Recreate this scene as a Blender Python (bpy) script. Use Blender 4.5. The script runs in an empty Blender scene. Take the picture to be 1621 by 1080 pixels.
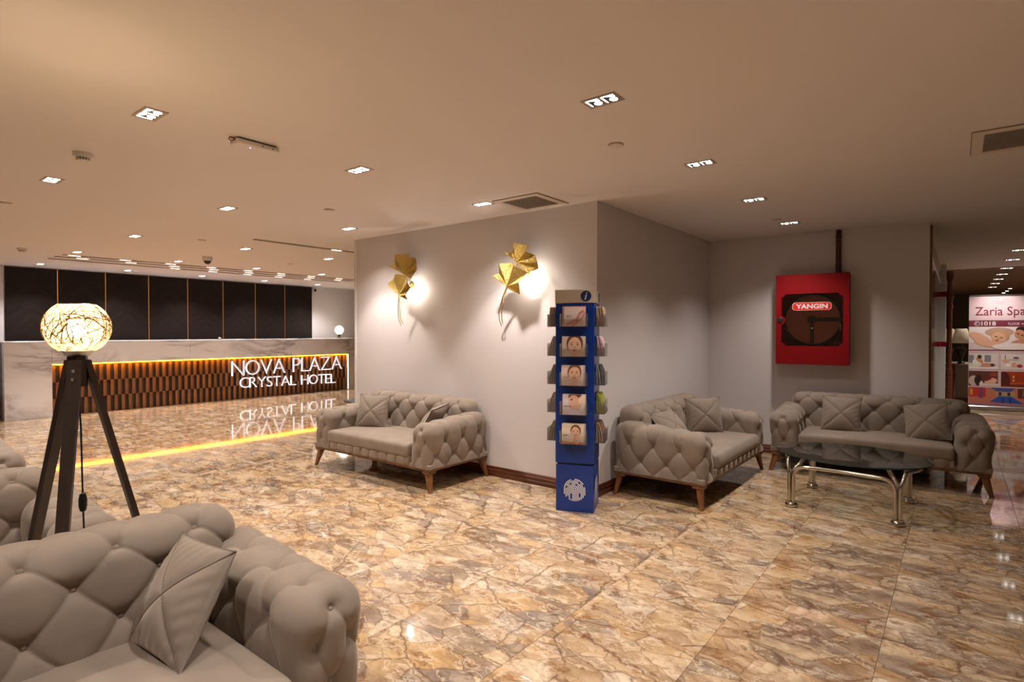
import bpy, math, random
import numpy as np
from mathutils import Vector, Matrix

random.seed(7)
rng = np.random.default_rng(7)
R = math.radians
scene = bpy.context.scene
COL = scene.collection

# ------------------------------------------------------------------ camera, world, exposure
F_PX, IMG_W = 895.0, 1621.0
YAW, PITCH, EYE = math.atan(706 / 895.0), math.atan(14 / 895.0), 1.36
cam_data = bpy.data.cameras.new('camera')
cam_data.sensor_width = 36.0
cam_data.lens = 36.0 * F_PX / IMG_W
cam_data.clip_start = 0.05
cam = bpy.data.objects.new('camera', cam_data)
COL.objects.link(cam)
cam.location = (0, 0, EYE)
cam.rotation_euler = (R(90) - PITCH, 0, YAW)
scene.camera = cam

world = bpy.data.worlds.new('world')
scene.world = world
world.use_nodes = True
world.node_tree.nodes['Background'].inputs[0].default_value = (0.9, 0.72, 0.55, 1)
world.node_tree.nodes['Background'].inputs[1].default_value = 0.02

vs = scene.view_settings
vs.view_transform = 'Standard'
vs.look = 'None'
vs.gamma = 1.0
vs.use_curve_mapping = False
vs.exposure = 0.0
scene.cycles.caustics_reflective = False
scene.cycles.caustics_refractive = False
scene.cycles.max_bounces = 7
scene.cycles.diffuse_bounces = 3
scene.cycles.glossy_bounces = 3

H = 2.44                                   # ceiling height
WARM = (1.0, 0.91, 0.845)
NEUTRAL = (1.0, 0.94, 0.90)
COOL = (0.95, 0.93, 1.0)
SPOT_W = 70.0

# ------------------------------------------------------------------ material helpers
MATS = {}
def nodes_of(m):
    m.use_nodes = True
    return m.node_tree.nodes, m.node_tree.links

def new_mat(name, color=(0.8, 0.8, 0.8), rough=0.5, metal=0.0, emit=None, estr=0.0, **kw):
    if name in MATS:
        return MATS[name]
    m = bpy.data.materials.new(name)
    n, l = nodes_of(m)
    b = n['Principled BSDF']
    b.inputs['Base Color'].default_value = (*color, 1)
    b.inputs['Roughness'].default_value = rough
    b.inputs['Metallic'].default_value = metal
    if emit:
        b.inputs['Emission Color'].default_value = (*emit, 1)
        b.inputs['Emission Strength'].default_value = estr
    for k, v in kw.items():
        b.inputs[k.replace('_', ' ')].default_value = v
    MATS[name] = m
    return m

def nd(n, kind, **kw):
    x = n.new(kind)
    for k, v in kw.items():
        setattr(x, k, v)
    return x

def ramp(n, stops, interp='LINEAR'):
    r = n.new('ShaderNodeValToRGB')
    r.color_ramp.interpolation = interp
    e = r.color_ramp.elements
    while len(e) < len(stops):
        e.new(0.5)
    for i, (p, c) in enumerate(stops):
        e[i].position = p
        e[i].color = (*c, 1) if len(c) == 3 else c
    return r

def math_node(n, l, op, a, b=None, c=None):
    x = n.new('ShaderNodeMath')
    x.operation = op
    for i, v in enumerate((a, b, c)):
        if v is None:
            continue
        if isinstance(v, (int, float)):
            x.inputs[i].default_value = v
        else:
            l.new(v, x.inputs[i])
    return x.outputs[0]

def mix_col(n, l, fac, a, b, mode='MIX'):
    x = n.new('ShaderNodeMix')
    x.data_type = 'RGBA'
    x.blend_type = mode
    for sock, v in ((x.inputs[0], fac), (x.inputs[6], a), (x.inputs[7], b)):
        if isinstance(v, (int, float)):
            sock.default_value = v
        elif isinstance(v, tuple):
            sock.default_value = (*v, 1)
        else:
            l.new(v, sock)
    return x.outputs[2]

def bump(n, l, height, strength=0.2, dist=0.01):
    b = n.new('ShaderNodeBump')
    b.inputs['Strength'].default_value = strength
    b.inputs['Distance'].default_value = dist
    l.new(height, b.inputs['Height'])
    return b.outputs[0]

def paint(name, color, var=0.03, rough=0.6):
    m = new_mat(name, color, rough)
    n, l = nodes_of(m)
    g = nd(n, 'ShaderNodeNewGeometry')
    no = nd(n, 'ShaderNodeTexNoise')
    no.inputs['Scale'].default_value = 1.3
    no.inputs['Detail'].default_value = 3
    l.new(g.outputs['Position'], no.inputs['Vector'])
    c = mix_col(n, l, no.outputs[0], tuple(x * (1 - var) for x in color), tuple(min(1, x * (1 + var)) for x in color))
    l.new(c, n['Principled BSDF'].inputs['Base Color'])
    f = nd(n, 'ShaderNodeTexNoise')
    f.inputs['Scale'].default_value = 220
    l.new(g.outputs['Position'], f.inputs['Vector'])
    l.new(bump(n, l, f.outputs[0], 0.06, 0.002), n['Principled BSDF'].inputs['Normal'])
    return m

def wood(name, dark, light, scale=(1, 1, 12), rough=0.4, grain=6.0):
    m = new_mat(name, light, rough)
    n, l = nodes_of(m)
    tc = nd(n, 'ShaderNodeTexCoord')
    mp = nd(n, 'ShaderNodeMapping')
    mp.inputs['Scale'].default_value = scale
    l.new(tc.outputs['Object'], mp.inputs['Vector'])
    no = nd(n, 'ShaderNodeTexNoise')
    no.inputs['Scale'].default_value = grain
    no.inputs['Detail'].default_value = 6
    no.inputs['Distortion'].default_value = 0.6
    l.new(mp.outputs[0], no.inputs['Vector'])
    r = ramp(n, [(0.3, dark), (0.7, light)])
    l.new(no.outputs[0], r.inputs[0])
    oi = nd(n, 'ShaderNodeObjectInfo')
    v = math_node(n, l, 'MULTIPLY_ADD', oi.outputs['Random'], 0.35, 0.82)
    c = mix_col(n, l, 1.0, r.outputs[0], v, 'MULTIPLY')
    l.new(c, n['Principled BSDF'].inputs['Base Color'])
    return m

def marble_floor():
    m = new_mat('polished_onyx_tile', (0.6, 0.42, 0.26), 0.05)
    n, l = nodes_of(m)
    b = n['Principled BSDF']
    g = nd(n, 'ShaderNodeNewGeometry')
    sx = nd(n, 'ShaderNodeSeparateXYZ')
    l.new(g.outputs['Position'], sx.inputs[0])
    T = 0.6
    ux = math_node(n, l, 'DIVIDE', math_node(n, l, 'ADD', sx.outputs[0], 0.25 + 60 * T), T)
    uy = math_node(n, l, 'DIVIDE', math_node(n, l, 'ADD', sx.outputs[1], -2.96 + 60 * T), T)
    fx = math_node(n, l, 'MULTIPLY', math_node(n, l, 'FRACT', ux), T)
    fy = math_node(n, l, 'MULTIPLY', math_node(n, l, 'FRACT', uy), T)
    cx = math_node(n, l, 'FLOOR', ux)
    cy = math_node(n, l, 'FLOOR', uy)
    cb = nd(n, 'ShaderNodeCombineXYZ')
    l.new(math_node(n, l, 'MULTIPLY_ADD', cx, 0.37, fx), cb.inputs[0])
    l.new(math_node(n, l, 'MULTIPLY_ADD', math_node(n, l, 'FLOOR', math_node(n, l, 'MULTIPLY', cy, 0.34)), 1.71, fy), cb.inputs[1])
    l.new(math_node(n, l, 'MULTIPLY', math_node(n, l, 'MODULO', cx, 5.0), 1.37), cb.inputs[2])
    # gentle domain warp keeps the fragments angular
    w1 = nd(n, 'ShaderNodeTexNoise')
    w1.inputs['Scale'].default_value = 9.0
    w1.inputs['Detail'].default_value = 5.0
    w1.inputs['Roughness'].default_value = 0.6
    l.new(cb.outputs[0], w1.inputs['Vector'])
    wv = nd(n, 'ShaderNodeVectorMath', operation='MULTIPLY_ADD')
    l.new(w1.outputs['Color'], wv.inputs[0])
    wv.inputs[1].default_value = (0.075, 0.075, 0.075)
    l.new(cb.outputs[0], wv.inputs[2])
    mp = nd(n, 'ShaderNodeMapping')
    mp.inputs['Rotation'].default_value = (0, 0, R(28))
    mp.inputs['Scale'].default_value = (0.85, 1.45, 1.0)
    l.new(wv.outputs[0], mp.inputs['Vector'])
    P = mp.outputs[0]
    def noise(scale, detail, rough, loc, dist=0.0):
        q = nd(n, 'ShaderNodeTexNoise')
        q.inputs['Scale'].default_value = scale
        q.inputs['Detail'].default_value = detail
        q.inputs['Roughness'].default_value = rough
        q.inputs['Distortion'].default_value = dist
        mq = nd(n, 'ShaderNodeMapping')
        mq.inputs['Location'].default_value = loc
        l.new(P, mq.inputs['Vector'])
        l.new(mq.outputs[0], q.inputs['Vector'])
        return q.outputs[0]
    def voro(scale, loc, edge):
        q = nd(n, 'ShaderNodeTexVoronoi', feature='DISTANCE_TO_EDGE' if edge else 'F1')
        q.inputs['Scale'].default_value = scale
        mq = nd(n, 'ShaderNodeMapping')
        mq.inputs['Location'].default_value = loc
        l.new(P, mq.inputs['Vector'])
        l.new(mq.outputs[0], q.inputs['Vector'])
        if edge:
            return q.outputs['Distance']
        z = nd(n, 'ShaderNodeSeparateColor')
        l.new(q.outputs['Color'], z.inputs[0])
        return z.outputs[0]
    # angular stone fragments at two sizes
    cells = ramp(n, [(0.0, (0.50, 0.345, 0.205)), (0.15, (0.60, 0.45, 0.295)), (0.32, (0.43, 0.275, 0.150)), (0.45, (0.285, 0.215, 0.165)),
                     (0.57, (0.55, 0.375, 0.205)), (0.70, (0.54, 0.335, 0.150)), (0.79, (0.66, 0.545, 0.41)), (0.91, (0.255, 0.200, 0.165))], 'CONSTANT')
    l.new(voro(5.2, (0, 0, 0), False), cells.inputs[0])
    cells2 = ramp(n, [(0.0, (0.58, 0.43, 0.27)), (0.3, (0.40, 0.26, 0.145)), (0.5, (0.62, 0.48, 0.33)), (0.68, (0.33, 0.235, 0.165)), (0.85, (0.54, 0.36, 0.18))], 'CONSTANT')
    l.new(voro(11.5, (3.1, 1.7, 0), False), cells2.inputs[0])
    c = mix_col(n, l, 0.36, cells.outputs[0], cells2.outputs[0])
    cl = noise(6.0, 9.0, 0.68, (5.0, 1.0, 0.0), 0.5)
    cloud = ramp(n, [(0.30, (0.46, 0.40, 0.36)), (0.45, (0.85, 0.82, 0.80)), (0.56, (1.12, 1.12, 1.12)), (0.70, (1.28, 1.30, 1.34))])
    l.new(cl, cloud.inputs[0])
    c = mix_col(n, l, 0.9, c, cloud.outputs[0], 'MULTIPLY')
    # rust and dark brown blotches
    n3 = noise(7.0, 9.0, 0.74, (7.3, 2.1, 0.4))
    rust = ramp(n, [(0.54, (0, 0, 0)), (0.61, (1, 1, 1))])
    l.new(n3, rust.inputs[0])
    c = mix_col(n, l, math_node(n, l, 'MULTIPLY', rust.outputs[0], 0.72), c, (0.235, 0.095, 0.030))
    n5 = noise(3.6, 7.0, 0.66, (2.3, 8.1, 1.4))
    dkb = ramp(n, [(0.55, (0, 0, 0)), (0.66, (1, 1, 1))])
    l.new(n5, dkb.inputs[0])
    c = mix_col(n, l, math_node(n, l, 'MULTIPLY', dkb.outputs[0], 0.6), c, (0.17, 0.115, 0.080))
    # pale lacy squiggles
    n4 = noise(4.2, 7.0, 0.62, (1.3, 9.1, 3.4))
    ab = math_node(n, l, 'ABSOLUTE', math_node(n, l, 'SUBTRACT', n4, 0.5))
    sq = ramp(n, [(0.0, (1, 1, 1)), (0.008, (0.8, 0.8, 0.8)), (0.020, (0, 0, 0))])
    l.new(ab, sq.inputs[0])
    c = mix_col(n, l, math_node(n, l, 'MULTIPLY', sq.outputs[0], 0.62), c, (0.74, 0.60, 0.43))
    # dark cracks: along the fragments, long ones, and fine crazing
    for scale, wid, fac, loc, g0 in ((5.2, 0.014, 0.78, (0, 0, 0), 0.40), (2.2, 0.010, 0.85, (6.0, 3.0, 0), 0.36), (11.5, 0.018, 0.55, (3.1, 1.7, 0), 0.46)):
        cr = ramp(n, [(0.0, (1, 1, 1)), (wid, (0.30, 0.30, 0.30)), (wid * 2.8, (0, 0, 0))])
        l.new(voro(scale, loc, True), cr.inputs[0])
        gate = ramp(n, [(g0, (0.06, 0.06, 0.06)), (g0 + 0.12, (1, 1, 1))])
        l.new(cl if scale > 9 else n5 if scale > 4 else n4, gate.inputs[0])
        f = math_node(n, l, 'MULTIPLY', math_node(n, l, 'MULTIPLY', cr.outputs[0], fac), gate.outputs[0])
        c = mix_col(n, l, f, c, (0.125, 0.065, 0.032))
    c = mix_col(n, l, 1.0, c, (0.90, 0.89, 0.89), 'MULTIPLY')
    l.new(c, b.inputs['Base Color'])
    b.inputs['Specular IOR Level'].default_value = 0.62
    return m

def white_marble():
    m = new_mat('white_veined_marble', (0.8, 0.77, 0.74), 0.18)
    n, l = nodes_of(m)
    g = nd(n, 'ShaderNodeNewGeometry')
    mp = nd(n, 'ShaderNodeMapping')
    mp.inputs['Rotation'].default_value = (R(38), 0, 0)
    mp.inputs['Scale'].default_value = (1, 0.45, 1.5)
    l.new(g.outputs['Position'], mp.inputs['Vector'])
    no = nd(n, 'ShaderNodeTexNoise')
    no.inputs['Scale'].default_value = 1.7
    no.inputs['Detail'].default_value = 9
    no.inputs['Roughness'].default_value = 0.6
    no.inputs['Distortion'].default_value = 1.3
    l.new(mp.outputs[0], no.inputs['Vector'])
    ab = math_node(n, l, 'ABSOLUTE', math_node(n, l, 'SUBTRACT', no.outputs[0], 0.5))
    r = ramp(n, [(0.0, (0.36, 0.33, 0.33)), (0.025, (0.58, 0.55, 0.55)), (0.09, (0.79, 0.78, 0.79)), (0.3, (0.86, 0.85, 0.86))])
    l.new(ab, r.inputs[0])
    n2 = nd(n, 'ShaderNodeTexNoise')
    n2.inputs['Scale'].default_value = 0.9
    n2.inputs['Detail'].default_value = 2
    l.new(g.outputs['Position'], n2.inputs['Vector'])
    gate = ramp(n, [(0.42, (0, 0, 0)), (0.6, (1, 1, 1))])
    l.new(n2.outputs[0], gate.inputs[0])
    c = mix_col(n, l, gate.outputs[0], (0.82, 0.81, 0.82), r.outputs[0])
    l.new(c, n['Principled BSDF'].inputs['Base Color'])
    return m

def velvet():
    m = new_mat('taupe_velvet', (0.30, 0.235, 0.18), 0.85)
    n, l = nodes_of(m)
    b = n['Principled BSDF']
    tc = nd(n, 'ShaderNodeTexCoord')
    no = nd(n, 'ShaderNodeTexNoise')
    no.inputs['Scale'].default_value = 5
    no.inputs['Detail'].default_value = 4
    l.new(tc.outputs['Object'], no.inputs['Vector'])
    r = ramp(n, [(0.3, (0.205, 0.158, 0.122)), (0.7, (0.262, 0.205, 0.160))])
    l.new(no.outputs[0], r.inputs[0])
    l.new(r.outputs[0], b.inputs['Base Color'])
    b.inputs['Sheen Weight'].default_value = 0.35
    b.inputs['Sheen Roughness'].default_value = 0.4
    b.inputs['Sheen Tint'].default_value = (0.9, 0.78, 0.66, 1)
    f = nd(n, 'ShaderNodeTexNoise')
    f.inputs['Scale'].default_value = 420
    f.inputs['Detail'].default_value = 2
    l.new(tc.outputs['Object'], f.inputs['Vector'])
    l.new(bump(n, l, f.outputs[0], 0.12, 0.001), b.inputs['Normal'])
    return m

def chevron():
    m = new_mat('dark_walnut_chevron', (0.05, 0.028, 0.018), 0.5, Specular_IOR_Level=0.2)
    n, l = nodes_of(m)
    tc = nd(n, 'ShaderNodeTexCoord')
    sx = nd(n, 'ShaderNodeSeparateXYZ')
    l.new(tc.outputs['Object'], sx.inputs[0])
    ay = math_node(n, l, 'ABSOLUTE', sx.outputs[1])
    t = math_node(n, l, 'SUBTRACT', sx.outputs[2], math_node(n, l, 'MULTIPLY', ay, -0.8))
    cb = nd(n, 'ShaderNodeCombineXYZ')
    l.new(math_node(n, l, 'MULTIPLY', t, 9.0), cb.inputs[0])
    l.new(math_node(n, l, 'MULTIPLY', ay, 1.2), cb.inputs[1])
    no = nd(n, 'ShaderNodeTexNoise')
    no.inputs['Scale'].default_value = 2.2
    no.inputs['Detail'].default_value = 4
    l.new(cb.outputs[0], no.inputs['Vector'])
    r = ramp(n, [(0.3, (0.004, 0.0020, 0.0014)), (0.7, (0.017, 0.0078, 0.0046))])
    l.new(no.outputs[0], r.inputs[0])
    l.new(r.outputs[0], n['Principled BSDF'].inputs['Base Color'])
    return m

def brass():
    m = new_mat('hammered_brass', (0.60, 0.43, 0.13), 0.30, 1.0)
    n, l = nodes_of(m)
    tc = nd(n, 'ShaderNodeTexCoord')
    v = nd(n, 'ShaderNodeTexVoronoi')
    v.inputs['Scale'].default_value = 130
    l.new(tc.outputs['Object'], v.inputs['Vector'])
    l.new(bump(n, l, v.outputs['Distance'], 1.0, 0.006), n['Principled BSDF'].inputs['Normal'])
    r = ramp(n, [(0.1, (0.30, 0.20, 0.045)), (0.6, (0.62, 0.45, 0.14))])
    l.new(v.outputs['Distance'], r.inputs[0])
    l.new(r.outputs[0], n['Principled BSDF'].inputs['Base Color'])
    return m

def glass_mat(name, tint, alpha_like, rough=0.02, ior=1.5, reflection_haze=0.0):
    # thin sheet glass: mostly see-through with a clear reflection
    m = bpy.data.materials.new(name)
    n, l = nodes_of(m)
    n.clear()
    out = nd(n, 'ShaderNodeOutputMaterial')
    tr = nd(n, 'ShaderNodeBsdfTransparent')
    tr.inputs[0].default_value = (*tint, 1)
    gl = nd(n, 'ShaderNodeBsdfGlossy')
    gl.inputs['Roughness'].default_value = rough
    gl.inputs[0].default_value = (1, 1, 1, 1)
    fr = nd(n, 'ShaderNodeFresnel')
    fr.inputs[0].default_value = ior
    mx = nd(n, 'ShaderNodeMixShader')
    l.new(math_node(n, l, 'ADD', fr.outputs[0], alpha_like), mx.inputs[0])
    l.new(tr.outputs[0], mx.inputs[1])
    l.new(gl.outputs[0], mx.inputs[2])
    last = mx.outputs[0]
    if reflection_haze:  # pale diffuse share that imitates the reflection of a bright wall
        df = nd(n, 'ShaderNodeBsdfTranslucent')
        df2 = nd(n, 'ShaderNodeBsdfDiffuse')
        a2 = nd(n, 'ShaderNodeMixShader')
        l.new(df.outputs[0], a2.inputs[1]); l.new(df2.outputs[0], a2.inputs[2])
        df.inputs[0].default_value = df2.inputs[0].default_value = (0.9, 0.9, 0.9, 1)
        hz = nd(n, 'ShaderNodeMixShader')
        hz.inputs[0].default_value = reflection_haze
        l.new(last, hz.inputs[1]); l.new(a2.outputs[0], hz.inputs[2])
        last = hz.outputs[0]
    l.new(last, out.inputs[0])
    MATS[name] = m
    return m

def emission(name, color, strength):
    return new_mat(name, (0.02, 0.02, 0.02), 0.5, 0, color, strength)

M_WALL = paint('wall_paint', (0.66, 0.61, 0.60), 0.02, 0.55)
M_CEIL = paint('ceiling_paint', (0.76, 0.705, 0.685), 0.015, 0.7)
M_FLOOR = marble_floor()
M_GROUT = new_mat('grout', (0.30, 0.22, 0.15), 0.6)
M_MARBLE = white_marble()
M_VELVET = velvet()
M_CHEV = chevron()
M_BRASS = brass()
M_LEG = wood('beech_leg', (0.15, 0.058, 0.018), (0.26, 0.112, 0.036), (3, 3, 0.6), 0.38)
M_BASEW = wood('mahogany_skirting', (0.055, 0.015, 0.007), (0.16, 0.045, 0.018), (0.5, 0.5, 9), 0.3)
M_SLAT = wood('walnut_block', (0.12, 0.046, 0.017), (0.25, 0.105, 0.040), (4, 4, 0.6), 0.4)
M_SLATB = wood('walnut_backing', (0.030, 0.012, 0.005), (0.058, 0.024, 0.010), (1, 4, 0.6), 0.45)
M_LAMPW = wood('dark_lamp_wood', (0.022, 0.012, 0.008), (0.05, 0.028, 0.018), (4, 4, 0.8), 0.4)
M_CHROME = new_mat('brushed_nickel', (0.62, 0.58, 0.52), 0.16, 1.0)
M_STEEL = new_mat('satin_aluminium', (0.55, 0.55, 0.56), 0.3, 1.0)
M_BLACK = new_mat('black_plastic', (0.012, 0.012, 0.013), 0.4)
M_WHITEP = new_mat('white_plastic', (0.72, 0.68, 0.64), 0.4)
M_BLUE = new_mat('blue_card', (0.002, 0.034, 0.235), 0.28)
M_CREAM = new_mat('cream_card', (0.52, 0.45, 0.37), 0.5)
M_NAVY = new_mat('navy_print', (0.006, 0.020, 0.10), 0.35)
M_PRINTW = new_mat('white_print', (0.75, 0.74, 0.74), 0.45)
M_RED = new_mat('red_enamel', (0.23, 0.002, 0.005), 0.45, Specular_IOR_Level=0.22)
M_DARKRED = new_mat('dark_red_enamel', (0.055, 0.004, 0.004), 0.4)
M_FIXT = new_mat('bronze_trim', (0.42, 0.33, 0.24), 0.35, 0.6)
M_GREY = new_mat('grey_mesh', (0.30, 0.27, 0.25), 0.7)
M_VENT = new_mat('vent_frame_paint', (0.70, 0.61, 0.54), 0.5)
M_SLOT = new_mat('slot_shadow', (0.06, 0.045, 0.035), 0.8)
M_LENS_AND_GLINT = emission('downlight_lens_and_glint', (1.0, 0.93, 0.84), 12.0)
M_SLOTLENS = emission('slot_lamp', (1.0, 0.90, 0.76), 4.0)
M_AMBER = emission('amber_led', (1.0, 0.42, 0.012), 30.0)
M_PANELLED = emission('panel_led', (1.0, 0.36, 0.08), 0.55)
M_SIGNLIT = emission('sign_white_light', (1.0, 0.93, 0.95), 1.7)
M_GLOBE = emission('opal_globe', (1.0, 0.86, 0.66), 9.0)
M_BULB = emission('warm_bulb', (1.0, 0.80, 0.50), 30.0)
M_GLASS = glass_mat('smoked_table_glass', (0.86, 0.88, 0.85), 0.02)
M_CABGLASS = glass_mat('cabinet_glass', (0.96, 0.95, 0.94), 0.01)
M_ACRYL = glass_mat('clear_acrylic', (0.985, 0.985, 0.985), 0.0, 0.02, 1.25, 0.07)  # clear sheet whitened slightly, with wall reflections put into its colour
M_PAPER = new_mat('brochure_paper', (0.42, 0.33, 0.27), 0.5)

# ------------------------------------------------------------------ mesh helpers
class MB:
    def __init__(s):
        s.v, s.f, s.mi = [], [], []
    def add(s, vs, fs, mi=0):
        o = len(s.v)
        s.v += [tuple(map(float, p)) for p in vs]
        s.f += [tuple(i + o for i in f) for f in fs]
        s.mi += [mi] * len(fs)
        return s
    def box(s, a, b, mi=0, M=None):
        (x0, y0, z0), (x1, y1, z1) = a, b
        p = [(x0, y0, z0), (x1, y0, z0), (x1, y1, z0), (x0, y1, z0), (x0, y0, z1), (x1, y0, z1), (x1, y1, z1), (x0, y1, z1)]
        if M is not None:
            p = [tuple(M @ Vector(q)) for q in p]
        return s.add(p, [(0, 3, 2, 1), (4, 5, 6, 7), (0, 1, 5, 4), (1, 2, 6, 5), (2, 3, 7, 6), (3, 0, 4, 7)], mi)
    def bbox(s, a, b, bev=0.004, mi=0, M=None):
        # box with chamfered edges
        (x0, y0, z0), (x1, y1, z1) = a, b
        c = [(x0 + x1) / 2, (y0 + y1) / 2, (z0 + z1) / 2]
        h = [abs(x1 - x0) / 2, abs(y1 - y0) / 2, abs(z1 - z0) / 2]
        bv = min(bev, min(h) * 0.9)
        vs, idx = [], {}
        for sx in (-1, 1):
            for sy in (-1, 1):
                for sz in (-1, 1):
                    sg = (sx, sy, sz)
                    for ax in range(3):
                        p = [c[i] + sg[i] * (h[i] - (bv if i != ax else 0)) for i in range(3)]
                        idx[(sg, ax)] = len(vs)
                        vs.append(tuple(M @ Vector(p)) if M is not None else tuple(p))
        fs = []
        for ax in range(3):
            o1, o2 = [i for i in range(3) if i != ax]
            for sd in (-1, 1):
                q = []
                for a1, a2 in ((-1, -1), (1, -1), (1, 1), (-1, 1)):
                    sg = [0, 0, 0]
                    sg[ax], sg[o1], sg[o2] = sd, a1, a2
                    q.append(idx[(tuple(sg), ax)])
                if (sd < 0) != (ax == 1):
                    q.reverse()
                fs.append(tuple(q))
            for a1 in (-1, 1):
                for a2 in (-1, 1):
                    sgn = []
                    for e in (-1, 1):
                        sg = [0, 0, 0]
                        sg[ax], sg[o1], sg[o2] = e, a1, a2
                        sgn.append(tuple(sg))
                    fs.append((idx[(sgn[0], o1)], idx[(sgn[1], o1)], idx[(sgn[1], o2)], idx[(sgn[0], o2)]))
        for sx in (-1, 1):
            for sy in (-1, 1):
                for sz in (-1, 1):
                    fs.append(tuple(idx[((sx, sy, sz), ax)] for ax in range(3)))
        return s.add(vs, fs, mi)
    def tube(s, path, r, n=10, mi=0, closed=False, cap=True):
        P = [Vector(p) for p in path]
        rs = r if isinstance(r, (list, tuple)) else [r] * len(P)
        rings = []
        up = None
        for i, p in enumerate(P):
            if closed:
                t = (P[(i + 1) % len(P)] - P[i - 1])
            else:
                t = (P[min(i + 1, len(P) - 1)] - P[max(i - 1, 0)])
            t.normalize()
            if up is None:
                up = Vector((0, 0, 1)) if abs(t.z) < 0.9 else Vector((1, 0, 0))
            u = (up - t * up.dot(t))
            if u.length < 1e-6:
                u = t.orthogonal()
            u.normalize()
            w = t.cross(u)
            up = u
            rings.append([p + (u * math.cos(2 * math.pi * k / n) + w * math.sin(2 * math.pi * k / n)) * rs[i] for k in range(n)])
        vs = [v for ring in rings for v in ring]
        fs = []
        m = len(P)
        for i in range(m if closed else m - 1):
            j = (i + 1) % m
            for k in range(n):
                k2 = (k + 1) % n
                fs.append((i * n + k, i * n + k2, j * n + k2, j * n + k))
        if cap and not closed:
            fs.append(tuple(range(n))[::-1])
            fs.append(tuple(range((m - 1) * n, m * n)))
        return s.add(vs, fs, mi)
    def lathe(s, prof, c=(0, 0, 0), n=32, mi=0, axis='z'):
        vs, fs = [], []
        for (r, z) in prof:
            for k in range(n):
                a = 2 * math.pi * k / n
                q = (r * math.cos(a), r * math.sin(a), z)
                if axis == 'y':
                    q = (q[0], q[2], q[1])
                elif axis == 'x':
                    q = (q[2], q[0], q[1])
                vs.append((c[0] + q[0], c[1] + q[1], c[2] + q[2]))
        for i in range(len(prof) - 1):
            for k in range(n):
                k2 = (k + 1) % n
                fs.append((i * n + k, i * n + k2, (i + 1) * n + k2, (i + 1) * n + k))
        if prof[0][0] > 1e-6:
            fs.append(tuple(range(n))[::-1])
        if prof[-1][0] > 1e-6:
            o = (len(prof) - 1) * n
            fs.append(tuple(range(o, o + n)))
        return s.add(vs, fs, mi)
    def prism(s, poly, z0, z1, mi=0, M=None):
        n = len(poly)
        vs = [(x, y, z0) for x, y in poly] + [(x, y, z1) for x, y in poly]
        if M is not None:
            vs = [tuple(M @ Vector(v)) for v in vs]
        fs = [tuple(range(n))[::-1], tuple(range(n, 2 * n))]
        fs += [(i, (i + 1) % n, n + (i + 1) % n, n + i) for i in range(n)]
        return s.add(vs, fs, mi)
    def mesh(s, name, mats, smooth=False):
        me = bpy.data.meshes.new(name)
        me.from_pydata(s.v, [], s.f)
        for m in (mats if isinstance(mats, (list, tuple)) else [mats]):
            me.materials.append(m)
        if any(s.mi):
            me.polygons.foreach_set('material_index', s.mi)
        if smooth:
            me.polygons.foreach_set('use_smooth', [True] * len(me.polygons))
            try:
                me.set_sharp_from_angle(angle=R(42))
            except Exception:
                pass
        me.update()
        return me
    def build(s, name, mats, parent=None, smooth=False, loc=None, rot=None):
        return link(name, s.mesh(name, mats, smooth), parent, loc, rot)

def link(name, data, parent=None, loc=None, rot=None):
    o = bpy.data.objects.new(name, data)
    COL.objects.link(o)
    if parent is not None:
        o.parent = parent
    if loc is not None:
        o.location = loc
    if rot is not None:
        o.rotation_euler = rot
    return o

def tag(o, label, cat, group=None, kind=None):
    o['label'] = label
    if cat:
        o['category'] = cat
    if group:
        o['group'] = group
    if kind:
        o['kind'] = kind
    return o

def thing(name, label, cat, loc=(0, 0, 0), rotz=0.0, group=None):
    o = bpy.data.objects.new(name, None)
    o.empty_display_size = 0.1
    COL.objects.link(o)
    o.location = loc
    o.rotation_euler = (0, 0, rotz)
    return tag(o, label, cat, group)

def struct(o, label=None):
    o['kind'] = 'structure'
    if label:
        o['label'] = label
    return o

def copy_tree(o, parent=None):
    c = o.copy()
    COL.objects.link(c)
    c.parent = parent
    for ch in o.children:
        copy_tree(ch, c)
    return c

def rrect(w, h, r, n=5):
    pts = []
    for cx, cy, a0 in ((w / 2 - r, h / 2 - r, 0), (-w / 2 + r, h / 2 - r, 90), (-w / 2 + r, -h / 2 + r, 180), (w / 2 - r, -h / 2 + r, 270)):
        for k in range(n + 1):
            a = R(a0 + 90 * k / n)
            pts.append((cx + r * math.cos(a), cy + r * math.sin(a)))
    return pts

def ell(cx, cy, rx, ry, rot=0, n=20, a0=0, a1=360):
    out = []
    full = abs(a1 - a0) >= 360
    for k in range(n if full else n + 1):
        a = R(a0 + (a1 - a0) * k / n)
        x, y = rx * math.cos(a), ry * math.sin(a)
        c, s_ = math.cos(R(rot)), math.sin(R(rot))
        out.append((cx + x * c - y * s_, cy + x * s_ + y * c))
    return out

def text_mesh(txt, size, extrude, mat, shear=0.0, offset=0.0, spacing=1.0, res=3):
    cu = bpy.data.curves.new('text_' + txt, 'FONT')
    cu.body = txt
    cu.size = size
    cu.extrude = extrude
    cu.shear = shear
    cu.offset = offset
    cu.space_character = spacing
    cu.resolution_u = res
    ob = bpy.data.objects.new('tmp', cu)
    COL.objects.link(ob)
    bpy.context.view_layer.update()
    dg = bpy.context.evaluated_depsgraph_get()
    me = bpy.data.meshes.new_from_object(ob.evaluated_get(dg))
    bpy.data.objects.remove(ob)
    me.materials.clear()
    me.materials.append(mat)
    co = np.empty(len(me.vertices) * 3)
    me.vertices.foreach_get('co', co)
    co = co.reshape(-1, 3)
    return me, (co.min(0), co.max(0)) if len(co) else (np.zeros(3), np.zeros(3))

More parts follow.
